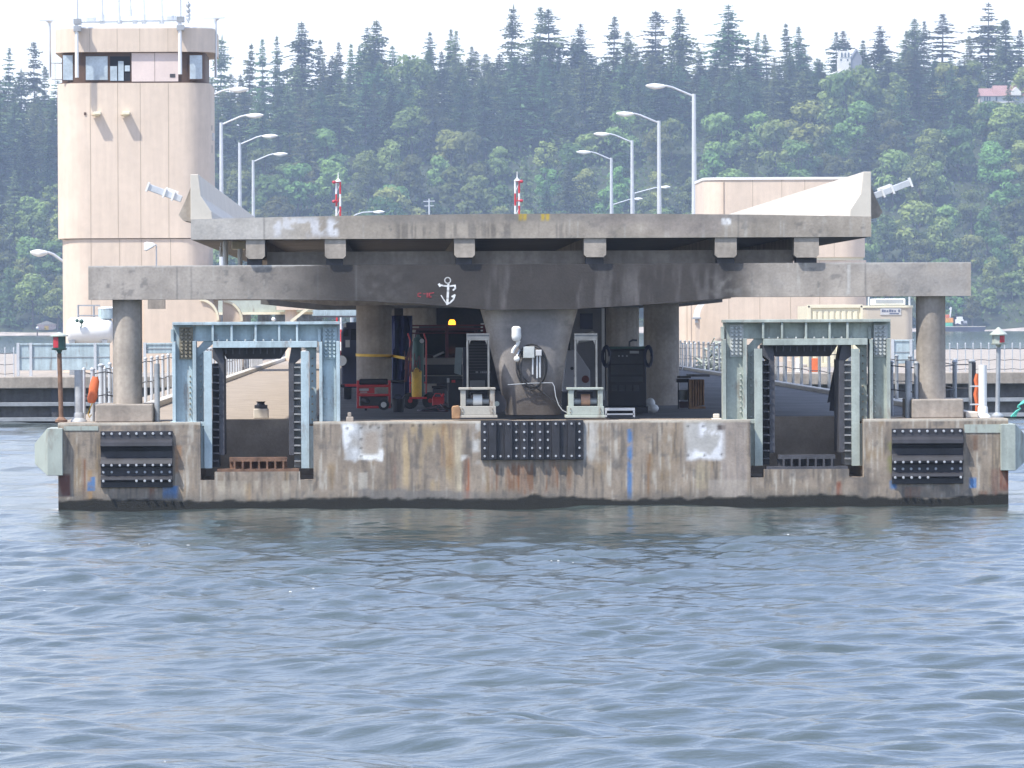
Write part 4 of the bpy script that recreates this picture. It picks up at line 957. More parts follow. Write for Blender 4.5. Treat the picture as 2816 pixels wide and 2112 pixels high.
# ================================================================== WIDE FLANKING PONTOONS
YA2 = 94.0
AZ = RZ(120,1036,YA2)
def wide_pontoon(x0, x1, label, inner):
    t = empty('wide_pontoon', ((x0+x1)/2, YA2, 0), label, 'pontoon', 'wide pontoons beside the draw pontoon')
    b = MB(); b.box(x0,x1,YA2,YA2+150,AZ-.42,AZ); b.build('deck_edge', M_barrier if inner else M_conc, t, bevel=.03)
    b = MB(); b.box(x0+.1,x1-.1,YA2+.45,YA2+149,-.7,AZ-.42); b.build('hull', M_dark_conc, t)
    for zz in (AZ-.98, AZ-1.52):
        b = MB(); b.box(x0+.05,x1-.05,YA2+.12,YA2+.45,zz-.07,zz+.07); b.build('timber_wale', M_greyst, t, bevel=.01)
    n_ = int((x1-x0)/3.2)
    for i in range(n_): b = MB(); b.box(x0+1.2+i*3.2,x0+1.42+i*3.2,YA2+.2,YA2+.45,-.5,AZ-.42); b.build('fender_pile', M_darkst, t)
    for i in range(n_):
        for zz in (AZ-.72,AZ-1.25): b = MB(); b.box(x0+2.2+i*3.2,x0+2.5+i*3.2,YA2+.25,YA2+.45,zz-.11,zz+.11); b.build('block', M_conc, t)
    return t
AXL, AXR = -9.5, 9.6
wide_pontoon(-48, AXL, 'wide concrete pontoon with dark timbered side carrying the control tower', False)
wide_pontoon(AXR, 50, 'wide concrete pontoon with dark timbered side carrying the container and shed', False)
# teal barrier panels on the pontoon edges
def barrier(pa, pb, q0, q1, Y, label, posts):
    t = empty('steel_barrier', (RX((pa+pb)/2,q1,Y),Y,AZ), label, 'barrier', 'blue-green barrier panels on the wide pontoons')
    b = MB(); b.pbox(pa,pb,q0,q1,Y,.07); b.pbox(pa,pb,q0-2,q0+3,Y-.03,.13); pl = b.build('panel', M_teal, t, bevel=.01)
    b = MB(); b.pbox(pa+1,pb-1,(q0+q1)/2-1,(q0+q1)/2+1,Y-.02,.02); b.build('seam', M_greyst, pl)
    for p in posts:
        b = MB(); x = RX(p,q1,Y); b.box(x-.05,x+.05,Y-.06,Y+.14,AZ,RZ(p,q0-3,Y)); b.build('post', M_galv, t)
barrier(48,302,946,1018,YA2+2.0,'long blue-green barrier panel on the pontoon in front of the white tank',(50,85,160,262))
barrier(395,482,945,972,YA2+2.0,'short blue-green barrier panel between the end column and the steel gate',(398,478))
barrier(2452,2514,936,1000,YA2+3.0,'blue-green barrier panel in front of the tan equipment shed',(2455,2505))
def arm_rail(px_list, q0, q1, Y, label):
    xs_ = [RX(p,q1,Y) for p in px_list]
    return railing('pontoon_railing', label, xs_, [Y]*len(xs_), 1.0, .022, cap=True, base=AZ, rails=(.85,.45,.12), mt=M_greyst, mtp=M_galv)
arm_rail([2612+21.5*i for i in range(12)],938,1012,YA2+.8,'thin post railing along the edge of the pontoon with the tan shed')
arm_rail([-10,14,38],938,1030,YA2+.8,'thin post railing at the end of the long blue-green barrier')
arm_rail([1866+11.5*i for i in range(11)],955,1040,YA2+14,'close-set post railing in front of the tan machinery building')
arm_rail([346,358,372,386],985,1040,YA2+6,'thin posts between the end column and the blue-green steel gate')

# ================================================================== CONTROL TOWER
def rounded(x0, x1, y0, y1, r, n=8, rb=None):
    pts = []; rb = r if rb is None else rb
    for cx, cy, a0, rr in ((x1-r,y0+r,-90,r),(x1-rb,y1-rb,0,rb),(x0+rb,y1-rb,90,rb),(x0+r,y0+r,180,r)):
        for i in range(n+1):
            a = R(a0+90*i/n); pts.append((cx+rr*math.cos(a), cy+rr*math.sin(a)))
    return pts
YT = 110.0
tw = empty('control_tower', (RX(368,1000,YT),YT,AZ), 'tall tan control tower with rounded corners, dark window band and aerials on the roof', 'control tower')
tx = lambda p: RX(p,400,YT+.9)
tz = lambda q: RZ(368,q,YT)
g = MB(); g.prism_xy(rounded(tx(170),tx(574),YT+.06,YT+6.6,1.0),AZ,tz(657)); g.build('lower_wall', M_tan, tw, smooth=True)
g = MB(); g.prism_xy(rounded(tx(158),tx(580),YT,YT+6.8,1.1),tz(655),tz(228)); uw = g.build('upper_wall', M_tan, tw, smooth=True)
g = MB(); g.prism_xy(rounded(tx(171),tx(566),YT+.10,YT+6.5,.95),tz(228),tz(143)); wb = g.build('window_band', M_brown, tw, smooth=True)
g = MB(); g.prism_xy(rounded(tx(153),tx(592),YT-.12,YT+7.1,1.1),tz(143),tz(78)); g.build('roof_band', M_tan, tw, smooth=True)
g = MB(); g.prism_xy(rounded(tx(156),tx(589),YT-.08,YT+7.05,1.1),tz(78),tz(75)); g.build('roof', M_white, tw)
for p in (252,327,389,466): g = MB(); g.box(tx(p)-.012,tx(p)+.012,YT-.004,YT+.02,tz(654),tz(229)); g.build('panel_joint', M_joint, uw)
for p in (252,330,390,470): g = MB(); g.box(tx(p)-.012,tx(p)+.012,YT+.056,YT+.08,AZ,tz(658)); g.build('panel_joint', M_joint, tw)
for p in (252,327,389,466): g = MB(); g.box(tx(p)-.010,tx(p)+.010,YT-.124,YT-.09,tz(142),tz(79)); g.build('panel_joint', M_joint, tw)
g = MB(); g.prism_xy(rounded(tx(165),tx(573),YT+.03,YT+6.7,1.05),tz(232),tz(225)); g.build('sill', M_brown, tw, smooth=True)
def win(a, b, q0, q1, m_, y=YT+.08, sub=None):
    f = MB(); f.pbox(a-3,b+3,q0-3,q1+3,y,.05); fr = f.build('window', M_brown, tw)
    p = MB(); p.pbox(a,b,q0,q1,y-.012,.02); p.build('pane', m_, fr)
    return fr
win(236,296,155,220,M_pane); win(303,358,155,222,M_int); win(522,556,152,217,M_pane,YT+.06); win(173,200,152,220,M_pane,YT+.22)
g = MB(); g.pbox(303,322,182,222,YT+.045,.02); g.pbox(325,340,168,222,YT+.04,.02); g.pbox(343,357,180,196,YT+.045,.02); g.build('blind', M_pane, tw)
g = MB(); g.pbox(362,490,145,224,YT+.01,.08); bd = g.build('plywood_sheet', M_board, tw)
g = MB(); g.pbox(425,426,145,224,YT+.006,.006); g.build('seam', M_brown, bd); g = MB(); g.pbox(467,482,203,213,YT+.0,.012); g.build('vent', M_darkst, bd)
# fixtures on the wall
for p in (267,347):
    g = MB(); g.pbox(p-10,p+10,307,315,YT-.34,.34); g.add([(tx(p-12),YT-.36,tz(316)),(tx(p+12),YT-.36,tz(316)),(tx(p+9),YT-.02,tz(320)),(tx(p-9),YT-.02,tz(320))],[(0,1,2,3)]); g.build('floodlight', M_cream, tw, bevel=.02)
g = MB(); g.pbox(231,237,309,316,YT-.03,.03); g.build('socket', M_brown, tw)
t_ = empty('flood_lamp', (RX(412,700,60),60,ZBT), 'white flood lamp on a thin stem above the cross beam in front of the tower', 'lamp')
g = MB(); g.prism_xz([ray(a,q,60) for a,q in ((396,668),(404,665),(422,668),(428,674),(420,680),(402,690),(396,688))],60,60.4); g.build('lamp_head', M_white, t_, bevel=.02)
g = MB(); x, z = ray(430,700,60.2); g.cyl((x,60.2,ZSB),(x,60.2,RZ(428,672,60)),.02,n=6); g.build('stem', M_galv, t_)
g = MB(); g.box(x-.25,x+.25,59.9,60.5,ZSB-1.2,ZSB); g.build('bracket', M_conc, t_)
# side brackets and ladder box seen against the trees
g = MB(); 
for q in (350,405,412): g.pbox(574,583,q-6,q+9,YT+2,.3)
g.build('side_bracket', M_darkst, tw); g = MB(); g.pbox(576,589,366,386,YT+2.2,.3); g.build('side_box', M_galv, tw, bevel=.02)
# outrigger frame by the left windows
g = MB(); 
for q in (168,213): g.bar((tx(140),YT+1.5,tz(q)),(tx(172),YT+1.6,tz(q)),.035)
g.bar((tx(150),YT+1.5,tz(168)),(tx(150),YT+1.5,tz(228)),.03); g.build('outrigger', M_galv, tw)
# quarter-round wing walls at the foot
for pa, pc, q0, q1 in ((395,603,822,880),(612,668,826,882)):
    Yw_ = YT-.6 if pa < 500 else YT+1.2
    arc = [(pc-52+52*math.sin(R(90*i/8)), q0+(q1-q0)*(1-math.cos(R(90*i/8)))) for i in range(9)]
    arc2 = [(pc-52+46*math.sin(R(90*i/8)), q0+6+(q1-q0-4)*(1-math.cos(R(90*i/8)))) for i in range(9)]
    g = MB(); g.prism_xz([ray(a,q,Yw_) for a,q in [(pa,q0)]+arc]+[(ray(pc,q1,Yw_)[0],AZ),(ray(pa,q1,Yw_)[0],AZ)],Yw_,Yw_+.9); w_ = g.build('wing_wall', M_tan, tw)
    g = MB(); P1 = [ray(a,q,Yw_) for a,q in arc]; P2 = [ray(a,q,Yw_) for a,q in arc2]; k = len(P1)
    vs = [(x,Yw_-.08,z) for x,z in P1]+[(x,Yw_-.08,z) for x,z in P2]+[(x,Yw_-.002,z) for x,z in P1]+[(x,Yw_-.002,z) for x,z in P2]
    fs = []
    for i in range(k-1): fs += [(i,k+i,k+i+1,i+1),(i,i+1,2*k+i+1,2*k+i),(k+i,3*k+i,3*k+i+1,k+i+1)]
    g.add(vs, fs+[(0,2*k,3*k,k),(k-1,2*k-1,4*k-1,3*k-1)]); g.build('rim', M_cream, w_)
# aerial rack
ra = MB(); Yr = YT-.45
for p, q0, q1 in ((218,-25,214),(500,-5,206)): x = tx(p); ra.cyl((x,Yr,tz(q1)),(x,Yr,tz(q0)),.075,.06,n=10)
rk = ra.build('mast', M_white, tw, smooth=True)
ra = MB()
for p, q in ((218,80),(500,78),(218,60),(500,55)): x = tx(p); ra.box(x-.12,x+.16,Yr-.1,Yr+.55,tz(q)-.1,tz(q)+.1)
ra.build('mast_clamp', M_greyst, rk)
Yr = YT+1.2
ra = MB(); ra.bar((tx(212),Yr,tz(57)),(tx(506),Yr,tz(52)),.06); ra.bar((tx(218),YT-.45,tz(56)),(tx(218),Yr,tz(56)),.05); ra.bar((tx(500),YT-.45,tz(52)),(tx(500),Yr,tz(52)),.05)
for p in (282,330,372,397,446): ra.box(tx(p)-.09,tx(p)+.09,Yr-.06,Yr+.06,tz(55)-.08,tz(55)+.05)
ra.build('cross_pipe', M_greyst, rk)
for p, q0, q1, w in ((282,-30,45,.045),(328,-40,50,.04),(360,-20,32,.03),(397,-10,45,.03),(446,-30,50,.035)):
    ra = MB(); x = tx(p); ra.cyl((x,Yr,tz(q1)-.02),(x,Yr,tz(q0)),w,w*.7,n=8); ra.cyl((x,Yr,tz(q1+8)),(x,Yr,tz(q1-10)),w*1.9,n=8); ra.build('aerial', M_galv, rk, smooth=True)
ra = MB(); ra.box(tx(236),tx(262),Yr+.3,Yr+.8,tz(54),tz(40)); ra.box(tx(458),tx(484),Yr+.3,Yr+.8,tz(52),tz(37)); ra.build('equipment_box', M_galv, rk, bevel=.03)
ra = MB(); x = tx(519)
for q in (10,25,38,48): ra.ball((x,Yr,tz(q)),.09,.09,.10,8,5)
ra.cyl((x,Yr,tz(60)),(x,Yr,tz(0)),.03,n=6); ra.build('beacon', M_greyst, rk)
for p, yy, a, b, q in ((137,YT+1.5,108,150,57),(593,YT+1.5,560,620,51)):
    ra = MB(); x = RX(p,100,yy); ra.cyl((x,yy,RZ(p,213,yy)),(x,yy,RZ(p,q,yy)),.05,n=8); ra.bar((RX(a,q,yy),yy,RZ(a,q,yy)),(RX(b,q,yy),yy,RZ(b,q-2,yy)),.045); ra.lathe((x,yy,RZ(p,q+7,yy)),[(.05,0),(.17,.09)],8); ra.build('side_mast', M_galv, rk)
# white tank beside the tower
Yk2 = YA2+6
t_ = empty('white_tank', (RX(250,940,Yk2),Yk2,AZ), 'white horizontal tank with a blue-green filler drum on top beside the tower foot', 'tank')
x0, x1 = RX(182,910,Yk2), RX(309,910,Yk2); zc = RZ(245,910,Yk2); rr = RZ(245,873,Yk2)-zc
g = MB(); g.lathe(((x0+x1)/2,Yk2+.6,zc),[(rr*.55,-(x1-x0)/2),(rr*.85,-(x1-x0)/2+.05),(rr,-(x1-x0)/2+.16),(rr,(x1-x0)/2-.16),(rr*.85,(x1-x0)/2-.05),(rr*.55,(x1-x0)/2)],24,axis='x'); g.build('shell', M_white, t_, smooth=True)
g = MB(); x = RX(292,858,Yk2); g.cyl((x,Yk2+.6,zc+rr-.05),(x,Yk2+.6,RZ(290,849,Yk2)),.32,n=20); g.build('filler_drum', M_teal, t_, smooth=True)
g = MB(); g.lathe((x,Yk2+.6,RZ(290,849,Yk2)),[(.33,0),(.33,.03),(.2,.07)],20); g.build('drum_lid', M_white, t_, smooth=True)
g = MB(); g.box(x0+.1,x0+.3,Yk2+.2,Yk2+1,AZ,zc-rr*.7); g.box(x1-.4,x1-.2,Yk2+.2,Yk2+1,AZ,zc-rr*.7); g.build('saddle', M_greyst, t_)
g = MB(); xv, zv = ray(224,884,Yk2); g.ball((xv,Yk2-.02,zv),.09); g.ball((xv-.16,Yk2-.02,zv+.03),.07); g.tube([(xv,Yk2-.02,zv),(xv+.02,Yk2-.06,zv-.15),(xv-.04,Yk2-.06,zv-.22)],.025,6); g.build('valve', M_green_b, t_, smooth=True)
t_ = empty('roof_rail', (RX(240,870,Yk2+2),Yk2+2,AZ), 'grey guard rail behind the white tank at the tower foot', 'railing')
g = MB()
for p in (215,258): x = RX(p,850,Yk2+2); g.cyl((x,Yk2+2,AZ),(x,Yk2+2,RZ(p,839,Yk2+2)),.035,n=8)
for q in (840,868): g.bar((RX(213,q,Yk2+2),Yk2+2,RZ(213,q,Yk2+2)),(RX(275,q,Yk2+2),Yk2+2,RZ(275,q,Yk2+2)),.05)
g.build('rail', M_greyst, t_)

# ================================================================== MACHINERY BUILDING AND NEIGHBOURS
YBd = 152.0
mb_ = empty('machinery_building', (RX(2150,1000,YBd),YBd,AZ), 'low tan precast machinery building with rounded corners and white parapet cap', 'building')
bx = lambda p: RX(p,700,YBd+.9); bz = lambda q: RZ(2150,q,YBd)
g = MB(); g.prism_xy(rounded(bx(1862),bx(2384),YBd+.1,YBd+9,1.2),AZ,bz(716)); g.build('lower_wall', M_tan, mb_, smooth=True)
g = MB(); g.prism_xy(rounded(bx(1935),bx(2380),YBd,YBd+9.2,1.2),bz(708),bz(494)); uw = g.build('upper_wall', M_tan, mb_, smooth=True)
g = MB(); g.prism_xy(rounded(bx(1933),bx(2382),YBd-.04,YBd+9.3,1.2),bz(494),bz(487)); g.build('parapet_cap', M_white, mb_, smooth=True)
g = MB(); g.prism_xy(rounded(bx(1925),bx(2376),YBd+.06,YBd+9.1,1.2),bz(716),bz(708)); g.build('ledge', M_cream, mb_, smooth=True)
for p in (1987,2067,2147,2210,2290): g = MB(); g.box(bx(p)-.014,bx(p)+.014,YBd-.004,YBd+.02,bz(707),bz(495)); g.build('panel_joint', M_joint, uw)
for p in (1886,2001,2086,2170,2250): g = MB(); g.box(bx(p)-.014,bx(p)+.014,YBd+.096,YBd+.12,AZ,bz(717)); g.build('panel_joint', M_joint, mb_)
t_ = empty('vent_duct', (RX(1915,1000,YBd-1),YBd-1,AZ), 'tan duct with a curved white hood standing by the machinery building', 'duct')
Yd = YBd-1; g = MB(); g.pbox(1913,1925,876,1040,Yd,.3); g.build('duct', M_tan, t_); g = MB()
o_ = [(1908+40*(1-math.cos(R(90*i/8))), 876-52*math.sin(R(90*i/8))) for i in range(9)]; i2 = [(1924+24*(1-math.cos(R(90*i/8))), 876-44*math.sin(R(90*i/8))) for i in range(9)]
g.prism_xz([ray(a,q,Yd) for a,q in o_+i2[::-1]],Yd-.1,Yd+.5); g.build('hood', M_white, t_)
g = MB(); g.pbox(1905,1928,873,877.5,Yd-.14,.6); g.pbox(1912,1919,878,888,Yd-.1,.2); g.build('collar', M_greyst, t_)
# container
Yc_ = 120.0
ct = empty('shipping_container', (RX(2297,1000,Yc_),Yc_,AZ), 'cream corrugated shipping container end behind the grey-green gate', 'container')
x0, x1 = RX(2219,850,Yc_), RX(2373,850,Yc_); z1 = RZ(2296,838,Yc_)
g = MB(); g.box(x0+.05,x1-.05,Yc_+.08,Yc_+6,AZ+.1,z1-.04); g.build('body', M_cream, ct)
g = MB(); g.box(x0,x1,Yc_,Yc_+.14,z1-.13,z1); g.box(x0,x0+.16,Yc_-.01,Yc_+.14,AZ,z1-.13); g.box(x1-.1,x1,Yc_-.01,Yc_+.14,AZ,z1-.13); g.box(x0,x1,Yc_,Yc_+.14,AZ,AZ+.15); g.build('frame', M_cream, ct, bevel=.01)
g = MB()
for i in range(8):
    a = x0+.22+i*(x1-x0-.36)/8; w_ = (x1-x0-.36)/8
    g.prism_xy([(a,Yc_+.08),(a+.05,Yc_+.02),(a+w_*.62,Yc_+.02),(a+w_*.62+.05,Yc_+.08)],AZ+.16,z1-.26)
g.build('corrugation', M_cream, ct)
g = MB()
for xx in (x0+.08,x1-.06): g.box(xx-.03,xx+.03,Yc_-.014,Yc_-.004,z1-.10,z1-.04)
g.build('corner_hole', M_black, ct)
# equipment shed
Ys_ = 125.0
es = empty('equipment_shed', (RX(2445,1000,Ys_),Ys_,AZ), 'tan metal equipment shed with a small nameplate beside the cream container', 'shed')
g = MB(); g.prism_xy(rounded(RX(2366,900,Ys_),RX(2511,900,Ys_),Ys_,Ys_+5,.35),AZ,RZ(2440,846,Ys_)); g.build('wall', mat('beige_metal', (.52,.46,.38), .55, var=.06), es, smooth=True)
g = MB(); g.prism_xy(rounded(RX(2364,900,Ys_),RX(2513,900,Ys_),Ys_-.04,Ys_+5.1,.35),RZ(2440,846,Ys_),RZ(2440,840,Ys_)); g.build('roof_edge', M_cream, es)
g = MB(); g.pbox(2421,2478,847,866,Ys_-.025,.022); sg = g.build('nameplate', M_sign, es)
g = MB()
for i, (a, b) in enumerate(((2425,2430),(2431,2436),(2438,2443),(2445,2451),(2452,2457),(2459,2464),(2470,2475))): g.pbox(a,b,851+(i%3),858,Ys_-.032,.006)
g.pbox(2446,2472,860.5,863.5,Ys_-.032,.006); g.build('lettering', M_signb, sg)
t_ = empty('roof_unit', (RX(2445,840,Ys_+1),Ys_+1,RZ(2440,840,Ys_)), 'white air conditioning unit on the roof of the tan shed', 'air conditioner')
g = MB(); g.box(RX(2402,830,Ys_+1),RX(2490,830,Ys_+1),Ys_+1,Ys_+2.6,RZ(2440,840,Ys_)+.02,RZ(2440,821,Ys_)); g.build('casing', M_white, t_, bevel=.03)
g = MB(); g.pbox(2408,2484,824,834,Ys_+.98,.03); g.build('grille', M_greyst, t_)
for p in (2389,2501): g = MB(); x = RX(p,830,Ys_+.5); g.cyl((x,Ys_+.5,RZ(p,842,Ys_)),(x,Ys_+.5,RZ(p,816,Ys_)),.04,n=8); g.build('vent_pipe', M_galv, t_)
# heap of pale pipe offcuts
t_ = empty('pipe_heap', (RX(1950,1040,YA2+10),YA2+10,AZ), 'untidy heap of pale pipes and scrap beside the grey-green gate', 'scrap heap')
g = MB(); r_ = random.Random(3)
for i in range(70):
    a = r_.uniform(1925,1990); q = r_.uniform(985,1040) if a < 1960 else r_.uniform(940,1040); x, z = ray(a,q,YA2+10); y = YA2+10+r_.uniform(0,1.5); z = max(z, AZ+.05)
    d = Vector((r_.uniform(-1,1),r_.uniform(-.5,.5),r_.uniform(-.4,.8))).normalized()*r_.uniform(.12,.4)
    g.cyl((x-d.x,y-d.y,max(AZ+.03,z-d.z)),(x+d.x,y+d.y,z+d.z),r_.uniform(.02,.05),n=7)
g.build('pipes', M_ped, t_)
g = MB()
for i in range(4): x = RX(1965+i*4,950,YA2+11); g.bar((x-.4,YA2+11,AZ),(x+.2-.2*i,YA2+11,AZ+1.1-.1*i),.07)
g.build('frames', M_teal, t_)
for (pa,pb,q0,q1,Y,m_,lab) in ((2165,2185,990,1012,YA2+3,M_tan,'tan crate on the far pontoon seen through the grey-green gate'),(2225,2252,985,1003,YA2+4,M_orange,'small reddish bundle on the far pontoon seen through the grey-green gate'),(2188,2200,985,1014,YA2+2.5,M_white,'white post on the far pontoon seen through the grey-green gate')):
    g = MB(); x0,x1 = RX(pa,q1,Y),RX(pb,q1,Y); g.box(x0,x1,Y,Y+.4,AZ,AZ+.05); g.box(x0+.02,x1-.02,Y+.02,Y+.38,AZ+.05,RZ(pa,q0,Y)); tag(g.build('deck_crate' if m_ is M_tan else 'deck_bundle' if m_ is M_orange else 'marker_post', m_, bevel=.02), lab, 'crate' if m_ is M_tan else 'bundle' if m_ is M_orange else 'post')

# ================================================================== SMALL THINGS AT THE PONTOON CORNERS
def lantern(p, qt, q0, q1, qb, qf, Y, side, label):
    x, _ = ray(p,(q0+q1)/2,Y); zf = DZ
    t = empty('lantern_post', (x,Y,zf), label, 'lantern', 'lantern posts at the pontoon corners')
    b = MB(); b.cyl((x-.03*side,Y,zf),(x,Y,RZ(p,qb,Y)),.045,n=10); b.lathe((x-.03*side,Y,zf),[(.12,0),(.12,.04),(.05,.10)],12); b.build('pole', M_rusty if side < 0 else M_greyst, t, smooth=True)
    z0, z1, zt2, zb2 = RZ(p,q1,Y), RZ(p,q0,Y), RZ(p,qt,Y), RZ(p,qb,Y)
    b = MB(); b.lathe((x,Y,zb2),[(.03,0),(.06,.06),(.14,(z0-zb2)*.7),(.15,z0-zb2),(.125,z0-zb2+.005),(.125,z1-zb2)],8); b.build('housing', M_ped if side > 0 else M_green_b, t)
    b = MB(); b.lathe((x,Y,z1),[(.175,0),(.17,.02),(.05,(zt2-z1)*.8),(.02,zt2-z1)],12); b.build('cap', M_ped, t)
    b = MB(); a0 = R(-90+34*side); rr = .128
    pts = [(x+rr*math.cos(a0+R(d)), Y+rr*math.sin(a0+R(d))) for d in (-28,-14,0,14,28)]; rr = .10
    pts += [(x+rr*math.cos(a0+R(d)), Y+rr*math.sin(a0+R(d))) for d in (28,14,0,-14,-28)]
    b.prism_xy(pts, z0+.015, z1-.015); b.build('red_lens', M_redl, t)
lantern(163,913,925,958,972,1165,1.0,-1,'green lantern with red lens on a rusty pole beside the broad pale pipe')
lantern(2746,900,921,944,956,1150,1.0,1,'pale lantern with red lens on a grey pole beside the white pipe')
def vent_pipe(p0, p1, q0, q1, Y, m_, label, foot):
    x0, x1 = RX(p0,(q0+q1)/2,Y), RX(p1,(q0+q1)/2,Y); x = (x0+x1)/2; r = (x1-x0)/2
    t = empty('stand_pipe', (x,Y,DZ), label, 'pipe')
    b = MB(); b.cyl((x,Y,DZ),(x,Y,RZ(p0,q0,Y)),r,n=18); b.build('pipe', m_, t, smooth=True)
    b = MB(); b.lathe((x,Y,DZ),[(r*2.0,0),(r*1.9,.03),(r*1.25,.08),(r*1.2,foot),(r*1.05,foot+.02)],18); b.build('collar', m_, t, smooth=True)
    return t
vent_pipe(205,228,1018,1160,1.2,mat('pale_steel_pipe', (.40,.41,.42), .6, var=.25, scale=5),'broad pale grey pipe standing at the pontoon corner by the orange life jacket',.16)
wp = vent_pipe(2691,2714,1004,1152,1.0,M_white,'upright white pipe with clamps beside the lantern with a grey pole',.20)
g = MB()
for q in (1062,1112,1135): g.pbox(2668,2694,q-2,q+2,1.0,.04)
g.build('clamp', M_galv, wp)
g = MB(); g.pbox(2674,2684,996,1150,1.5,.08); tag(g.build('dark_post', M_darkst, bevel=.01), 'dark square post behind the white pipe', 'post')
g = MB(); pts = [ray(a,q,1.25) for a,q in ((2687,1028),(2684,1045),(2687,1062),(2683,1085),(2687,1108),(2685,1135))]
g.tube([(x,1.25,z) for x,z in pts],[.03,.045,.04,.045,.04,.02],8); tag(g.build('orange_hose', M_orange, smooth=True), 'orange hose hanging between the dark post and the white pipe', 'hose')
t_ = empty('life_jacket', (RX(258,1070,1.6),1.6,RZ(258,1110,1.6)), 'orange life jacket hung on the corner post beside the pale pipe', 'life jacket')
g = MB(); pr = [(262,1036,.05),(261,1050,.085),(258,1068,.095),(256,1080,.085),(254,1095,.10),(252,1108,.07)]
rws = []; n_ = 14
for a,q,r in pr:
    x, z = ray(a,q,1.6)
    rws.append([(x+r*math.cos(2*math.pi*k/n_),1.6+.6*r*math.sin(2*math.pi*k/n_),z+.01*math.cos(4*math.pi*k/n_)) for k in range(n_)])
g.add([p for r in rws for p in r], [(i*n_+k,i*n_+(k+1)%n_,(i+1)*n_+(k+1)%n_,(i+1)*n_+k) for i in range(len(rws)-1) for k in range(n_)]+[tuple(range(n_)),tuple(range((len(rws)-1)*n_,len(rws)*n_))])
g.build('float', M_orange, t_, smooth=True)
g = MB(); g.tube([(ray(a,q,1.55)[0],1.55,ray(a,q,1.55)[1]) for a,q in ((254,1108),(248,1122),(242,1138),(246,1148),(252,1140))],.012,5); g.build('cord', M_yellow, t_, smooth=True)
railing('corner_posts', 'short corner posts with wires round the footing by the orange life jacket', [RX(p,1050,1.7) for p in (231,254,279,302)], [1.7,1.75,3.1,3.2], 1.0, .03, mtp=M_galv)
railing('corner_posts', 'posts with sagging wires round the footing beside the white pipe', [RX(p,1050,3.2) for p in (2452,2492,2628)], [3.3,1.0,3.4], 1.05, .045)
g = MB(); x, z = ray(432,1080,.9); g.cyl((x,.9,DZ),(x,.9,RZ(432,1000,.9)),.055,n=14); tag(g.build('round_post', M_greyst, smooth=True), 'single thick grey post between the end footing and the blue-green gate', 'post')
g = MB(); x, z = ray(2497,1080,.8); g.cyl((x,.8,DZ),(x,.8,RZ(2497,992,.8)),.055,n=14); tag(g.build('round_post', M_greyst, smooth=True), 'single thick grey post between the grey-green gate and the end footing', 'post')
g = MB()
for k_ in range(3):
    pts = [(2845-k_*6,1090),(2816-k_*3,1108),(2800,1115+3*k_),(2806,1124),(2796,1130+4*k_),(2780+7*k_,1146)]
    g.tube([(ray(a,q,.6)[0],.6+.05*k_,ray(a,q,.6)[1]) for a,q in pts],.018,6)
tag(g.build('mooring_rope', M_rope, smooth=True), 'turquoise mooring rope knotted at the corner beyond the pale lantern', 'rope')
for (a,b,q0,q1,Y,lab) in ((952,972,1128,1160,.3,'small grey block beside the foot of the blue-green gate'),(1958,1985,1132,1158,.3,'small pale block beside the foot of the grey-green gate')):
    g = MB(); g.pbox(a,b,q0+18,q1,Y,.3); g.pbox(a+4,b-6,q0+6,q0+18,Y+.05,.18); tag(g.build('anchor_block', M_conc if a < 1000 else M_barrier, bevel=.015), lab, 'block')

# ================================================================== STREET LAMPS AND THE SIDE ROADWAYS THEY STAND ON
RZ0 = 5.5
for sgn, lab in ((-1,'raised side roadway curving past the control tower side'),(1,'raised side roadway curving past the machinery building side')):
    t_ = empty('side_roadway', (sgn*12, 178, AZ), lab, 'bridge')
    g = MB(); g.box(sgn*10.0,sgn*13.6,178,720,RZ0-.65,RZ0); g.build('deck', M_conc, t_)
    for i in range(8): g = MB(); y = 180+i*60; g.cyl((sgn*11.8,y,-1.2 if y > 240 else AZ),(sgn*11.8,y,RZ0-.65),.5,n=16); g.build('column', M_conc, t_)
def lamp(x, Y, ztop, direc, label, base=RZ0, arm=1.45, head=1.0, curve=False):
    t = empty('street_lamp', (x,Y,base), label, 'street lamp', 'street lamps along the bridge')
    g = MB(); g.cyl((x,Y,base),(x,Y,ztop),.16,.095,n=12); g.build('pole', M_galv, t, smooth=True)
    g = MB()
    if curve: pts = [(x,Y,ztop-.1),(x+direc*.35,Y,ztop+.15),(x+direc*.9,Y,ztop+.32),(x+direc*arm,Y,ztop+.36)]
    else: pts = [(x,Y,ztop-.12),(x+direc*.2,Y,ztop-.05),(x+direc*arm*.75,Y,ztop+.33),(x+direc*arm,Y,ztop+.42)]
    g.tube(pts,.055,8); g.build('arm', M_galv, t, smooth=True)
    e = Vector(pts[-1]); g = MB(); n_ = 12; prof = [(0,.05,.05),(.1,.11,.08),(.3,.17,.11),(.55,.19,.13),(.8,.16,.10),(1,.05,.04)]
    vs = [(e.x+direc*head*f, e.y+w*math.cos(2*math.pi*k/n_), e.z-.02+.02*f+hh*math.sin(2*math.pi*k/n_)-(.05*math.sin(math.pi*f) if math.sin(2*math.pi*k/n_) < 0 else 0)) for f,w,hh in prof for k in range(n_)]
    g.add(vs, [(i*n_+k,i*n_+(k+1)%n_,(i+1)*n_+(k+1)%n_,(i+1)*n_+k) for i in range(5) for k in range(n_)]+[tuple(range(n_-1,-1,-1)),tuple(range(5*n_,6*n_))])
    g.build('lamp_head', M_white, t, smooth=True)
    return t
DL, SP = 292.6, 37.7
ordr = ['nearest and tallest-looking','second','third','farthest and smallest-looking']
for i, p in enumerate(((1908,258),(1812,332),(1738,386),(1681,434))):
    d = DL+SP*i; Y = d-110; x, z = ray(p[0],p[1],Y)
    lamp(x,Y,z,-1,f'{ordr[i]} street lamp of the row beside the machinery building')
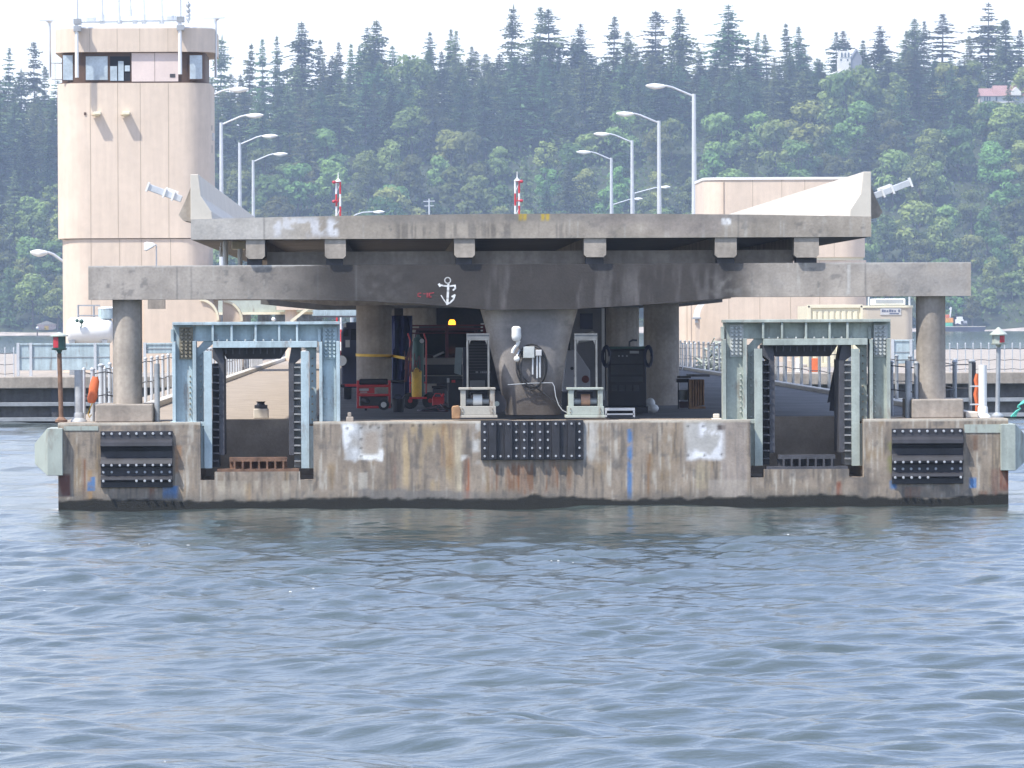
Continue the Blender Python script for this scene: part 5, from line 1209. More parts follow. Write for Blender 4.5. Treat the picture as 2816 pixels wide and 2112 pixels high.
for i, p in enumerate(((552,268),(608,337),(659,392),(696,440))):
    d = DL+2+SP*i; Y = d-110; x, z = ray(p[0],p[1],Y)
    lamp(x,Y,z,1,['street lamp whose arm alone shows from behind the control tower','first street lamp clear of the control tower','second street lamp clear of the control tower','third and shortest-looking street lamp clear of the control tower'][i])
x, z = ray(1684,560,409); lamp(x,409,z,1,'far street lamp with low arm showing behind the last lamp of the row',arm=1.9,head=.85,base=-.5)
x, z = ray(1742,529,355); lamp(x,355,z,1,'far street lamp with arm crossing behind the second lamp of the row',arm=2.2,head=.8,base=-.5)
x, z = ray(966,596,330); lamp(x,330,z,1,'street lamp with curved arm just clearing the deck edge beside the red and white mast',arm=1.7,head=.85,curve=True,base=-.5)
x, z = ray(196,722,122); lamp(x,122,z,-1,'low street lamp reaching out past the lit edge of the control tower',arm=.95,head=.7,base=AZ)
def lattice(p, qt, Y, side, label):
    x, zt3 = ray(p,qt,Y); t = empty('striped_mast', (x,Y,AZ), label, 'mast', 'striped masts beyond the deck edge')
    w = .115; segs = 14; z0 = AZ; z1 = zt3-.55; hh = (z1-z0)/segs
    for m_, ph, nm in ((M_red,0,'red_bands'),(M_white,1,'white_bands')):
        b = MB()
        for k in range(segs):
            for j, dx in enumerate((-w,w)):
                if (k+j+ph) % 2 == 0: b.cyl((x+dx,Y,z0+k*hh),(x+dx,Y,z0+(k+1)*hh),.055,n=8)
            if (k+ph) % 2 == 0: b.bar((x-w,Y,z0+k*hh+.1),(x+w,Y,z0+(k+1)*hh-.1),.04)
        b.build(nm, m_, t)
    b = MB(); b.lathe((x,Y,z1),[(.17,0),(.17,.05),(.07,.14),(.03,.2),(.02,.55)],10); b.build('cap', M_white, t)
    for q in (qt+27, qt+80):
        xx, zz = ray(p-8*side,q,Y-.1); b = MB(); b.ball((xx-side*.08,Y-.08,zz),.12,.12,.10,10,6); b.bar((xx,Y-.05,zz),(xx+side*.2,Y,zz),.06); b.build('lamp', M_redl, t, smooth=True)
lattice(930,474,225,1,'red and white striped lattice mast with red lamps beside the curved street lamp')
lattice(1422,472,225,-1,'red and white striped lattice mast above the middle of the deck edge')
x, z = ray(1180,546,590); t_ = empty('utility_pole', (x,590,-.5), 'thin distant utility pole with crossarm against the trees', 'utility pole')
g = MB(); g.cyl((x,590,-.5),(x,590,z),.13,.09,n=8); g.build('pole', M_galv, t_); g = MB(); g.bar((x-.7,590,z-.35),(x+.7,590,z-.3),.12); g.bar((x-.6,590,z-.9),(x+.6,590,z-.88),.1); g.build('crossarm', M_galv, t_)
# distant approach spans behind the opening left of the columns
t_ = empty('approach_span', (RX(800,860,172),172,AZ), 'pale green girder span and pier seen under the deck by the control tower', 'bridge')
Yv2 = 172; g = MB(); g.pbox(600,860,826,858,Yv2,.6); g.build('girder', M_ped, t_); g = MB(); g.pbox(600,860,858.3,865,Yv2-.2,1.0); g.build('flange', M_cream, t_)
g = MB(); g.pbox(760,905,820,852,Yv2-1.5,1.2); g.build('pier_cap', M_tan, t_); g = MB(); x = RX(800,880,Yv2-.9); g.cyl((x,Yv2-.9,AZ),(x,Yv2-.9,RZ(800,852,Yv2-.9)),.28,n=16); g.build('pier', M_tan, t_)
t_ = empty('rear_girder', (RX(940,860,200),200,AZ), 'dark blue-green girder seen under the deck beside the strapped column', 'girder')
g = MB(); g.pbox(858,990,846,868,200,.8); g.build('web', M_teal, t_); g = MB(); g.pbox(870,990,868.3,873,199.8,1.2); g.build('lower_flange', M_darkst, t_)
A = ray(800,884,165); B = ray(862,836,165); g = MB(); g.bar((A[0],165,A[1]),(B[0],165,B[1]),.14); tag(g.build('diagonal_strut', M_cream), 'bright diagonal strut seen between the blue-green gate and the cross beam', 'strut')
x, z = ray(752,878,168); t_ = empty('ball_lamp', (x,168,AZ), 'small white ball lamp beyond the blue-green gate', 'lamp'); g = MB(); g.ball((x,168,z),.1); g.build('globe', M_white, t_, smooth=True); g = MB(); g.cyl((x,168,AZ),(x,168,z-.08),.03,n=8); g.build('stem', M_greyst, t_)
# ================================================================== FAR SHORE
SHORE = 1470.0
def ground_z(x, y):
    x = np.asarray(x, float); y = np.asarray(y, float)
    s = y-SHORE
    # ridge height along the shore, read off the canopy line of the photograph
    xk = [-180,-112,-98,-52,-17,14,36,70,90,123,145,190,230]
    hk = [50,51,50,52,58,64,66,66,65,64,66,66,66]
    H = np.interp(x, xk, hk)
    base = H*(0.10*ss(0,14,s)+0.90*ss(4,140,s))
    return base+(fbm(x/40+50, y/40+50, 61)-.5)*9*ss(10,60,s)
gx = np.linspace(-430, 430, 216); gy = np.concatenate([np.linspace(SHORE-12, SHORE+240, 84), [SHORE+300, SHORE+400]])
GX, GY = np.meshgrid(gx, gy, indexing='ij'); GZ = ground_z(GX, GY); GZ[:,0] = -1.0; GZ[:,1] = np.minimum(GZ[:,1], -.2)
m = MB(); n_ = len(gy); m.add(np.stack([GX.ravel(),GY.ravel(),GZ.ravel()],1).tolist(), [(i*n_+j,(i+1)*n_+j,(i+1)*n_+j+1,i*n_+j+1) for i in range(len(gx)-1) for j in range(n_-1)])
tag(m.build('hillside', mat('forest_floor', (.045,.06,.03), .95, var=.4, scale=.2), smooth=True), kind='structure')
m = MB(); xs = np.linspace(-420,420,180); pr = [(-9,-.25),(-4,.15),(1,.7),(8,1.6)]
m.add([(x,SHORE+dy+2*math.sin(x*.05)+1.2*math.sin(x*.17),z*(1+.25*math.sin(x*.11))) for x in xs for dy,z in pr], [(i*4+j,(i+1)*4+j,(i+1)*4+j+1,i*4+j+1) for i in range(179) for j in range(3)])
tag(m.build('beach', mat('shingle_beach', (.46,.40,.35), .9, var=.3, scale=.3)), kind='structure')

def leaf_mat(name, colr, rnd, trans=.25):
    m = bpy.data.materials.new(name); m.use_nodes = True; t = m.node_tree; n = t.nodes; n.clear(); K = n.new; J = t.links.new
    o = K('ShaderNodeOutputMaterial'); d = K('ShaderNodeBsdfDiffuse'); tr = K('ShaderNodeBsdfTranslucent'); mxs = K('ShaderNodeMixShader'); mxs.inputs[0].default_value = trans
    oi = K('ShaderNodeObjectInfo'); hs = K('ShaderNodeHueSaturation'); hs.inputs['Color'].default_value = (*colr,1)
    def rngn(a, b, src):
        mr = K('ShaderNodeMapRange'); mr.inputs['To Min'].default_value = a; mr.inputs['To Max'].default_value = b; J(src, mr.inputs['Value']); return mr.outputs[0]
    mm = K('ShaderNodeMath'); mm.operation = 'FRACT'; m2 = K('ShaderNodeMath'); m2.operation = 'MULTIPLY'; m2.inputs[1].default_value = 7.31; J(oi.outputs['Random'], m2.inputs[0]); J(m2.outputs[0], mm.inputs[0])
    J(rngn(.5-.05*rnd*1.6,.5+.035*rnd*1.6,oi.outputs['Random']), hs.inputs['Hue']); J(rngn(1-.45*rnd*1.5,1+.5*rnd*1.5,mm.outputs[0]), hs.inputs['Value'])
    g = K('ShaderNodeNewGeometry'); nz = K('ShaderNodeTexNoise'); nz.inputs['Scale'].default_value = .8; nz.inputs['Detail'].default_value = 3; J(g.outputs['Position'], nz.inputs['Vector'])
    mr = K('ShaderNodeMapRange'); mr.inputs['From Min'].default_value = .3; mr.inputs['From Max'].default_value = .7; mr.inputs['To Min'].default_value = .6; mr.inputs['To Max'].default_value = 1.4; J(nz.outputs['Fac'], mr.inputs['Value'])
    x = K('ShaderNodeMix'); x.data_type = 'RGBA'; x.blend_type = 'MULTIPLY'; x.inputs['Factor'].default_value = 1; J(hs.outputs[0], x.inputs['A']); J(mr.outputs[0], x.inputs['B'])
    J(x.outputs['Result'], d.inputs['Color']); J(x.outputs['Result'], tr.inputs['Color']); J(d.outputs[0], mxs.inputs[1]); J(tr.outputs[0], mxs.inputs[2]); J(mxs.outputs[0], o.inputs['Surface'])
    return m
M_fir = leaf_mat('fir_needles', (.112,.165,.070), .9, .28)
M_leaf = leaf_mat('broad_leaves', (.18,.26,.088), .8, .4)
M_bark = mat('grey_bark', (.12,.10,.085), .9, var=.3, scale=1)
M_under = leaf_mat('shrub_leaves', (.12,.175,.062), .3, .3)

def conifer_mesh(seed, Ht, Rb, gap, dens):
    r = random.Random(seed); v = []; f = []
    def tri(a, b, c): k = len(v); v.extend([a,b,c]); f.append((k,k+1,k+2))
    z = Ht*gap; sec = [[r.uniform(.55,1.25) for _ in range(8)] for _ in range(8)]
    while z < Ht*.985:
        t = (z-Ht*gap)/(Ht*(1-gap)); L_ = Rb*(min(1,(1-t)*2.0)**.68)*r.uniform(.5,1.2)+.2
        if r.random() < dens:
            nb = r.randint(5,8) if t < .8 else 4
            a0 = r.uniform(0,6.28)
            for k in range(nb):
                a = a0+2*math.pi*k/nb+r.uniform(-.35,.35); ln = L_*r.uniform(.6,1.15)*sec[min(7,int(t*8))][int(a/6.2832*8)%8]; dr = r.uniform(-.05,.28)+.2*(1-t); lift = r.uniform(.0,.12)
                ca, sa = math.cos(a), math.sin(a); segs = max(2, int(ln/.9))
                def P(u): return Vector((ca*ln*u, sa*ln*u, z-dr*ln*u*u*.9+lift*ln*u))
                for q in range(segs):
                    u0, u1 = q/segs, min(1, (q+1.25)/segs); p0, p1 = P(u0), P(u1); w = (.42+.42*ln*.22)*(1.15-u0*.7)*r.uniform(.7,1.3)
                    sd_ = Vector((-sa,ca,0))*w
                    hang = Vector((0,0,-r.uniform(.25,.75)*w*1.3))
                    tri(p0-sd_*.6, p1+sd_*r.uniform(-.3,.3), p0+sd_*.6)
                    tri(p0+hang*.2, p1, (p0+p1)/2+sd_+hang); tri(p0+hang*.2, p1, (p0+p1)/2-sd_+hang)
                    if r.random() < .6: tri((p0+p1)/2, p1+Vector((0,0,.12)), (p0+p1)/2+sd_*r.choice((-1,1))*1.3+hang*.4)
        z += r.uniform(.42,.85)*(1.15-.5*t)
    for k in range(6): a = k*1.05; tri(Vector((0,0,Ht)), Vector((.28*math.cos(a),.28*math.sin(a),Ht*.955)), Vector((.28*math.cos(a+.9),.28*math.sin(a+.9),Ht*.95)))
    me = bpy.data.meshes.new('fir_crown'); me.from_pydata([tuple(p) for p in v], [], f); me.materials.append(M_fir); me.update()
    b = MB(); rr = .012*Ht; b.tube([(0,0,-1.5),(0,0,Ht*.3),(.05,0,Ht*.7),(0,0,Ht*.99)],[rr,rr*.8,rr*.4,.03],7)
    mt = bpy.data.meshes.new('fir_trunk'); mt.from_pydata(b.v, [], b.f); mt.materials.append(M_bark); mt.update()
    return me, mt
def broad_mesh(seed, Ht, Rc):
    r = random.Random(seed); v = []; f = []
    b = MB(); cl = []
    b.tube([(0,0,-1.5),(.1,0,Ht*.25),(.3,.1,Ht*.5),(.2,.2,Ht*.8)],[.32,.26,.18,.06],7)
    for k in range(r.randint(18,24)):
        a = r.uniform(0,6.28); u = r.uniform(-.75,1); rad = Rc*(.62 if u < .6 else .45)*r.uniform(.55,1.1)*math.sqrt(max(.05,1-u*u*.75))
        c = Vector((rad*math.cos(a), rad*math.sin(a), Ht*.60+u*Ht*.33)); cl.append((c, Rc*r.uniform(.26,.46)))
        if k < 7: b.tube([(.2,.1,Ht*r.uniform(.2,.5)),tuple(c*.6+Vector((0,0,c.z*.25))),tuple(c)],[.12,.08,.03],5)
    for c, cr in cl:
        for q in range(int(62*(cr/(.36*Rc))**2)+18):
            d = Vector((r.gauss(0,1), r.gauss(0,1), r.gauss(.25,.9))).normalized(); p = c+Vector((d.x*cr,d.y*cr,d.z*cr*.72))*r.uniform(.72,1.08)
            n = (d+Vector((r.uniform(-.7,.7),r.uniform(-.7,.7),r.uniform(-.2,.9)))).normalized(); t1 = n.orthogonal().normalized(); t2 = n.cross(t1); ang = r.uniform(0,6.28)
            e1 = t1*math.cos(ang)+t2*math.sin(ang); e2 = n.cross(e1); s1, s2 = r.uniform(.28,.62), r.uniform(.2,.42)
            k = len(v); v.extend([p-e1*s1, p+e2*s2-e1*.1, p+e1*s1, p-e2*s2+e1*.1]); f.append((k,k+1,k+2,k+3))
    me = bpy.data.meshes.new('leaf_crown'); me.from_pydata([tuple(p) for p in v], [], f); me.materials.append(M_leaf); me.update()
    mt = bpy.data.meshes.new('broad_trunk'); mt.from_pydata(b.v, [], b.f); mt.materials.append(M_bark); mt.update()
    return me, mt
# (height, base radius, bare part of the stem, density)
FIR = [(conifer_mesh(100+i, *p), p) for i, p in enumerate(((30,5.4,.10,1.0),(28,4.8,.08,1.0),(32,6.0,.14,.95),(26,4.4,.05,1.0),(30,5.4,.18,.8),(34,6.2,.20,.75),(24,4.8,.05,1.0)))]
SPARSE = [(conifer_mesh(200+i, *p), p) for i, p in enumerate(((30,6.2,.15,.84),(30,5.4,.18,.84),(30,7.0,.16,.80),(30,6.0,.10,.9)))]
BRD = [(broad_mesh(300+i, *p), p) for i, p in enumerate(((15,5.0),(13,4.6),(17,5.6),(12,5.2),(15,4.2),(11,4.4)))]
def tree(kind, x, y, z, sc, sxy, label, group):
    (me, mt), p = kind
    nm = 'conifer_tree' if me.name.startswith('fir') else 'broadleaf_tree'
    o = bpy.data.objects.new(nm, None); col.objects.link(o); o.location = (x,y,z); o.rotation_euler = (rng.gauss(0,.028), rng.gauss(0,.028), rng.uniform(0,6.28)); o.scale = (sxy,sxy,sc)
    tag(o, label, 'tree', group)
    for d, q in ((mt,'trunk'),(me,'crown')):
        c = bpy.data.objects.new(q, d); col.objects.link(c); c.parent = o
    return o
# tall conifers that stand clear of the canopy against the sky: photo pixel of the tip, width factor, kind
sky_firs = [(14,128,.7,'s0'),(95,112,.8,'s2'),(58,185,1.0,'s1'),(122,178,.6,'s3'),(600,92,.9,'s1'),(676,116,.9,'f3'),(724,104,.75,'f4'),(765,95,.7,'f1'),(826,56,1.15,'f2'),(880,105,.8,'f3'),(932,112,.7,'f1'),(962,116,.7,'f3'),(976,120,.6,'f1'),(1005,72,.9,'f0'),(1021,52,1.1,'f2'),
            (1188,84,.8,'f3'),(1232,76,.7,'f1'),(1252,82,.7,'f4'),(1396,8,.95,'s1'),(1484,16,.8,'s2'),(1510,22,1.45,'s2'),(1592,62,.9,'f0'),(1682,42,1.0,'f4'),(1722,82,.8,'f2'),(1798,27,1.25,'s3'),(1874,20,1.05,'f0'),(2004,10,1.35,'f0'),(2068,86,.7,'f4'),(2112,92,.8,'f4'),(2168,60,.85,'f3'),(2196,70,.8,'f1'),
            (2296,86,.8,'f4'),(2318,82,1.0,'f1'),(2372,108,.8,'f3'),(2420,68,.95,'f0'),(2484,82,.8,'f1'),(2516,48,.95,'f2'),(2538,55,.7,'f4'),(2588,36,1.35,'f4'),(2664,96,.85,'f3'),(2716,4,1.15,'f5'),(2768,50,1.1,'s3'),(2795,80,.9,'f4')]
anchor = [(0,150,'beyond the lit edge of the control tower'),(560,760,'just clear of the control tower'),(760,900,'above the lamps by the tower'),(900,1100,'above the mast by the curved lamp'),(1100,1330,'before the tallest spindly firs'),
          (1330,1560,'over the middle of the deck'),(1560,1760,'over the flared pier'),(1760,1920,'above the nearest lamp head'),(1920,2250,'above the machinery building roof'),(2250,2450,'behind the white hillside house'),(2450,2650,'on the ridge between the two houses'),(2650,2900,'behind the red roofed house')]
look = {'s0':'sparse','s1':'spindly','s2':'almost bare','s3':'ragged','f0':'dense','f1':'slim dense','f2':'broad layered','f3':'narrow pointed','f4':'loose layered','f5':'huge open'}
seen = {}
for px, py, wf, kd in sky_firs:
    Y = SHORE+rng.uniform(150,185)
    x, zt_ = ray(px, py, Y); z0 = float(ground_z(x, Y)); k = (SPARSE if kd[0] == 's' else FIR)[int(kd[1])]
    sc = (zt_-z0)/k[1][0]; w = wf*1.12
    where = next(c for a, b, c in anchor if a <= px < b)
    lab = f'{look[kd]} tall conifer against the sky {where}'
    seen.setdefault(lab, []).append(tree(k, x, Y, z0, sc, w, lab, 'tall conifers on the skyline'))
for lab, os_ in seen.items():
    if len(os_) > 1:
        for i, o in enumerate(os_): o['label'] = (['first','second','third','fourth','fifth'][i]+' '+lab)
# the close row of conifers that makes the uneven upper edge of the wood
placed = []
CAN = ([-300,0,150,480,600,750,900,1000,1100,1200,1330,1400,1560,1700,1900,2100,2250,2330,2450,2550,2816,3200],[235,235,235,215,205,190,165,150,145,115,110,105,110,125,140,140,158,168,140,130,140,140])
def ok(x, y, d):
    for a, b, c in placed:
        if abs(a-x) < d and abs(b-y) < d*1.5 and (a-x)**2+((b-y)/1.5)**2 < (d*.5+c*.5)**2: return False
    placed.append((x,y,d)); return True
HOUSES = [(2322,180,100,1),(2745,262,95,1)]
def hides_house(x, y, top):
    px, py = proj(np.array([x]), np.array([y]), np.array([top])); px, py = px[0], py[0]
    for hx, hy, hw, _ in HOUSES:
        if abs(px-hx) < (52 if hx < 2500 else 62) and py < hy+(28 if hx < 2500 else 6) and py > hy-150: return True
    return False
zones = [(-1e9,-100,'beyond the lit edge of the control tower'),(-100,-52,'behind the control tower'),(-52,-17,'behind the lamps beside the control tower'),(-17,22,'behind the red and white masts'),(22,62,'behind the flared pier and row of lamps'),(62,105,'behind the machinery building'),(105,140,'below the white hillside house'),(140,1e9,'beyond the far end of the cross beam')]
nc = nb = 0; tries = 0
while nc < 222 and tries < 20000:
    tries += 1; x = rng.uniform(-125, 190); s = rng.uniform(98, 175); y = SHORE+s; z0 = float(ground_z(x, y))
    qx = float(proj(np.array([x]), np.array([y]), np.array([z0+20]))[0][0]); top = ray(qx, np.interp(qx, *CAN)+rng.uniform(-36,38)+(172-s)*1.1, y)[1]
    h_ = top-z0
    if h_ < 9 or hides_house(x, y, top) or not ok(x, y, 4.6): continue
    nc += 1; k = rng.choice(FIR); wh = next(c for a, b, c in zones if a <= x < b)
    tree(k, x, y, z0, h_/k[1][0], rng.uniform(.75,1.15), f'dark conifer in the hillside wood {wh}', f'conifers in the wood {wh}')
tries = 0
while (nc < 253 or nb < 290) and tries < 30000:
    tries += 1
    x = rng.uniform(-130, 195); s = 3+rng.random()*137; y = SHORE+s
    # conifers rule the upper slope and dark stands lower down, broadleaves the bright middle slope
    mask = float(fbm(np.array([x/34+9]), np.array([s/30+4]), 77, 3)[0]); pcon = min(.95, max(.04, (s-70)/95+(mask-.52)*3.2))
    if x < -60: pcon = min(.95, pcon+.35)
    elif x < 25: pcon *= .3
    if s > 112 and rng.random() < .5: continue
    con = rng.random() < pcon
    if con and nc >= 253 or (not con) and nb >= 290: continue
    z0 = float(ground_z(x, y))
    if con:
        k = rng.choice(FIR if rng.random() < .85 else SPARSE); h_ = rng.uniform(15,25); wv = rng.uniform(.75,1.1)*h_/25
        if hides_house(x, y, z0+h_) or not ok(x, y, 5.2): continue
        nc += 1; wh = next(c for a, b, c in zones if a <= x < b)
        tree(k, x, y, z0, h_/k[1][0], wv, f'dark conifer in the hillside wood {wh}', f'conifers in the wood {wh}')
    else:
        k = rng.choice(BRD); sc = rng.uniform(.85,1.5) if s > 25 else rng.uniform(.5,1.0)
        if hides_house(x, y, z0+sc*k[1][0]) or not ok(x, y, 6.2*sc): continue
        nb += 1; wh = next(c for a, b, c in zones if a <= x < b)
        tree(k, x, y, z0-.8, sc, sc*rng.uniform(.9,1.15), f'rounded leafy tree on the hillside {wh}', f'leafy trees on the hillside {wh}')
# undergrowth over the whole slope
NU = 75000; rs = np.random.RandomState(5)
ux = rs.uniform(-400,400,NU); inner = rs.rand(NU) < .8; ux = np.where(inner, rs.uniform(-150,215,NU), ux); us = rs.uniform(4,215,NU)
uz = ground_z(ux, SHORE+us)+rs.rand(NU)**1.3*(3.0+4.5*fbm(ux/9, us/9, 33))
P = np.stack([ux, SHORE+us, uz], 1); a1 = rs.normal(size=(NU,3)); a1 /= np.linalg.norm(a1,axis=1)[:,None]; a2 = np.cross(a1, rs.normal(size=(NU,3))); a2 /= np.linalg.norm(a2,axis=1)[:,None]
s1 = rs.uniform(.35,.8,NU)[:,None]; s2 = rs.uniform(.25,.55,NU)[:,None]
V = np.stack([P-a1*s1, P+a2*s2, P+a1*s1, P-a2*s2], 1).reshape(-1,3)
me = bpy.data.meshes.new('undergrowth'); me.from_pydata(V.tolist(), [], np.arange(NU*4).reshape(-1,4).tolist()); me.materials.append(M_under); me.update()
o = bpy.data.objects.new('undergrowth', me); col.objects.link(o); tag(o, 'shrubs and undergrowth covering the wooded hillside', 'undergrowth', kind='stuff')
# the wood running on past both ends of what the photograph shows, and the far crest behind the ridge
me2, _ = BRD[0][0]; fm, _ = FIR[1][0]
vs = []; fs = []; mi = []
r_ = random.Random(11)
fv = np.array([tuple(p.co) for p in fm.vertices]); ff = np.array([tuple(p.vertices) for p in fm.polygons])
off = 0; VV = []; FF = []
for i in range(150):
    if i < 60: x = r_.choice((-1,1)); x = r_.uniform(-400,-150) if x < 0 else r_.uniform(212,400); s = r_.uniform(5,190)
    else: x = r_.uniform(-150,212); s = r_.uniform(188,215)
    k = r_.uniform(.5,.8) if i < 60 else r_.uniform(.45,.72); z0 = float(ground_z(x, SHORE+s)); a = r_.uniform(0,6.28); ca, sa = math.cos(a), math.sin(a)
    q = fv*np.array([k*1.1,k*1.1,k]); q = np.stack([q[:,0]*ca-q[:,1]*sa+x, q[:,0]*sa+q[:,1]*ca+SHORE+s, q[:,2]+z0], 1)
    VV.append(q); FF.append(ff+off); off += len(q)
me = bpy.data.meshes.new('far_wood'); me.from_pydata(np.concatenate(VV).tolist(), [], np.concatenate(FF).tolist()); me.materials.append(M_fir); me.update()
o = bpy.data.objects.new('far_wood', me); col.objects.link(o); tag(o, 'distant conifer wood merging behind the ridge', 'wood', kind='stuff')

# ------------------------------------------------------------------ hillside houses
M_hw = mat('white_house_wall', (.78,.75,.68), .7, var=.05); M_roofg = mat('grey_slate_roof', (.23,.24,.27), .7, var=.1); M_roofr = mat('faded_red_roof', (.33,.19,.175), .8, var=.15, scale=.6)
Yh = SHORE+118
x, z = ray(2322,200,Yh); zg = float(ground_z(x, Yh))
t_ = empty('hillside_house', (x,Yh,zg), 'tall white hillside house with arched upper windows and grey gabled roof among conifers', 'house')
def hp_(b, a0, a1, q0, q1, y=Yh, th=5): b.pbox(a0,a1,q0,q1,y,th)
b = MB(); hp_(b,2308,2338,140,215); x0_, x1_ = RX(2306,200,Yh), RX(2340,200,Yh); b.box(x0_,x1_,Yh+.05,Yh+6,zg-2,RZ(2320,158,Yh)); hp_(b,2298,2312,196,212,Yh-.6,2); b.build('wall', M_hw, t_)
b = MB(); b.pprism([(2340,205),(2340,160),(2356,136),(2370,162),(2370,205)],Yh+.4,7); b.build('side_wing', M_roofg, t_)
b = MB(); b.prism_xz([ray(a,q,Yh+.2) for a,q in ((2337,164),(2356,134),(2373,165),(2370,167),(2356,140),(2340,166))],Yh+.2,Yh+8); b.build('roof', M_roofg, t_)
for i, a in enumerate((2311,2320.5,2330)):
    f = MB(); f.pprism([(a,158),(a,146),(a+1.5,142),(a+4,141),(a+6.5,142),(a+8,146),(a+8,158)],Yh-.12,.1); w_ = f.build('window', M_hw, t_); f = MB(); f.pprism([(a+1.8,157),(a+1.8,147),(a+4,143.5),(a+6.2,147),(a+6.2,157)],Yh-.16,.06); f.build('pane', M_glass, w_)
for a in (2311,2329): f = MB(); hp_(f,a,a+4,162,168,Yh-.06,.1); f.build('window', M_glass, t_)
Yr_ = SHORE+112
x, z = ray(2745,275,Yr_); zg = float(ground_z(x, Yr_))
t_ = empty('hillside_house', (x,Yr_,zg), 'long pale hillside house with faded red roof behind a dark conifer', 'house')
b = MB(); b.pbox(2697,2830,262,284,Yr_,7); xa, xb = RX(2697,270,Yr_), RX(2830,270,Yr_); b.box(xa+.1,xb-.1,Yr_+.1,Yr_+6.9,min(zg,RZ(2750,284,Yr_))-2,RZ(2750,284,Yr_)); b.build('wall', M_hw, t_)
b = MB(); zl, zt2 = RZ(2750,264,Yr_), RZ(2700,242,Yr_); zt3 = RZ(2750,234,Yr_)
for a0, a1, zz in ((2694,2732,zt2),(2732,2832,zt3)):
    xa, xb = RX(a0,250,Yr_), RX(a1,250,Yr_); b.add([(xa,Yr_-.6,zl),(xb,Yr_-.6,zl),(xb,Yr_+3.5,zz),(xa,Yr_+3.5,zz),(xa,Yr_+7.6,zl),(xb,Yr_+7.6,zl)],[(0,1,2,3),(3,2,5,4),(0,3,4),(1,5,2),(0,4,5,1)])
b.build('roof', M_roofr, t_)
b = MB(); b.pprism([(2781,262),(2781,252),(2794,239),(2808,252),(2808,262)],Yr_-1.2,4); b.build('gable', M_hw, t_)
for a in (2706,2713,2720,2738,2786,2797): f = MB(); f.pbox(a,a+4.5,266,278,Yr_-.06 if a < 2760 else Yr_-1.26,.1); f.build('window', M_glass, t_)
# a dark conifer in front of the red roofed house, and a bare stem lower down
xq, zq = ray(2776,232,SHORE+98); tree(FIR[4], xq, SHORE+98, float(ground_z(xq,SHORE+98)), (zq-float(ground_z(xq,SHORE+98)))/30, .8, 'dark ragged conifer standing in front of the red roofed house', 'single conifers by the houses')
xq, zq = ray(2342,168,SHORE+106); tree(FIR[3], xq, SHORE+106, float(ground_z(xq,SHORE+106)), (zq-float(ground_z(xq,SHORE+106)))/26, .55, 'small dark conifer at the foot of the white hillside house', 'single conifers by the houses')
for hx, q, s_, k_ in ((2298,216,104,0),(2328,217,100,3),(2354,212,103,1),(2376,196,108,5),(2700,292,100,1),(2722,294,97,3),(2748,290,99,5),(2790,294,97,0),(2815,290,100,2)):
    kd = BRD[k_]; xq, zq = ray(hx,q,SHORE+s_); zg = float(ground_z(xq,SHORE+s_)); sc = max(.6,(zq-zg)/(kd[1][0]*.93)); tree(kd, xq, SHORE+s_, zg, sc, min(1.3,max(.8,sc)), 'leafy tree just below the white hillside house' if hx < 2500 else 'leafy tree just below the red roofed house', 'leafy trees below the white hillside house' if hx < 2500 else 'leafy trees below the red roofed house')
# ------------------------------------------------------------------ barge and plant at the far shore
Yb_ = SHORE-18
bx0, zb_ = ray(2590,924,Yb_); bx1, _ = ray(2711,922,Yb_)
t_ = empty('work_barge', ((bx0+bx1)/2,Yb_,0), 'long low dark barge moored off the far beach beyond the end column', 'barge')
b = MB(); b.prism_xz([(bx0,-.4),(bx1-.6,-.4),(bx1,.95),(bx1,1.2),(bx0,1.2)],Yb_,Yb_+6); b.build('hull', mat('dark_hull', (.05,.05,.075), .6), t_); b = MB(); b.box(bx0,bx1-.05,Yb_-.05,Yb_+6.05,1.2,1.38); b.build('deck', M_barrier, t_)
def onb(a0,a1,h0,h1,m_,nm,par,y=Yb_+1.5,th=2):
    b = MB(); b.box(RX(a0,910,y),RX(a1,910,y),y,y+th,1.38+h0,1.38+h1); return b.build(nm, m_, par, bevel=.08)
e_x = RX(2605,900,Yb_+1.5); t_ = empty('excavator', (e_x,Yb_+2,1.38), 'small orange and green excavator on the barge beside the end column', 'excavator')
onb(2598,2622,1.0,2.3,mat('orange_plant_paint',(.8,.34,.05),.5),'body',t_); onb(2600,2611,2.3,3.2,M_orange,'cab',t_); onb(2596,2620,0,1.0,mat('green_plant_paint',(.10,.45,.30),.6),'tracks',t_)
b = MB(); b.bar((RX(2612,900,Yb_+2),Yb_+2.2,3.5),(RX(2616,900,Yb_+2),Yb_+2.2,6.6),.4); b.bar((RX(2616,900,Yb_+2),Yb_+2.2,6.6),(RX(2611,900,Yb_+2),Yb_+2.2,6.0),.3); b.build('boom', M_white, t_)
t_ = empty('flatbed_truck', (RX(2640,900,Yb_+2),Yb_+2,1.38), 'white truck with dark wheels on the deck of the far barge', 'truck')
onb(2628,2650,.6,1.9,M_white,'body',t_); onb(2632,2648,1.9,2.6,M_white,'cab',t_); onb(2642,2660,.5,1.5,M_silver,'bed',t_)
for a in (2633,2650,2656):
    b = MB(); xx = RX(a,910,Yb_+1.4); b.cyl((xx,Yb_+1.3,1.38+.42),(xx,Yb_+1.6,1.38+.42),.42,n=12); b.build('wheel', M_rubber, t_)
xx, zz = ray(2732,900,SHORE+6); t_ = empty('beached_boat', (xx,SHORE+6,1.2), 'red upturned boat on the far beach behind the pale lantern', 'boat')
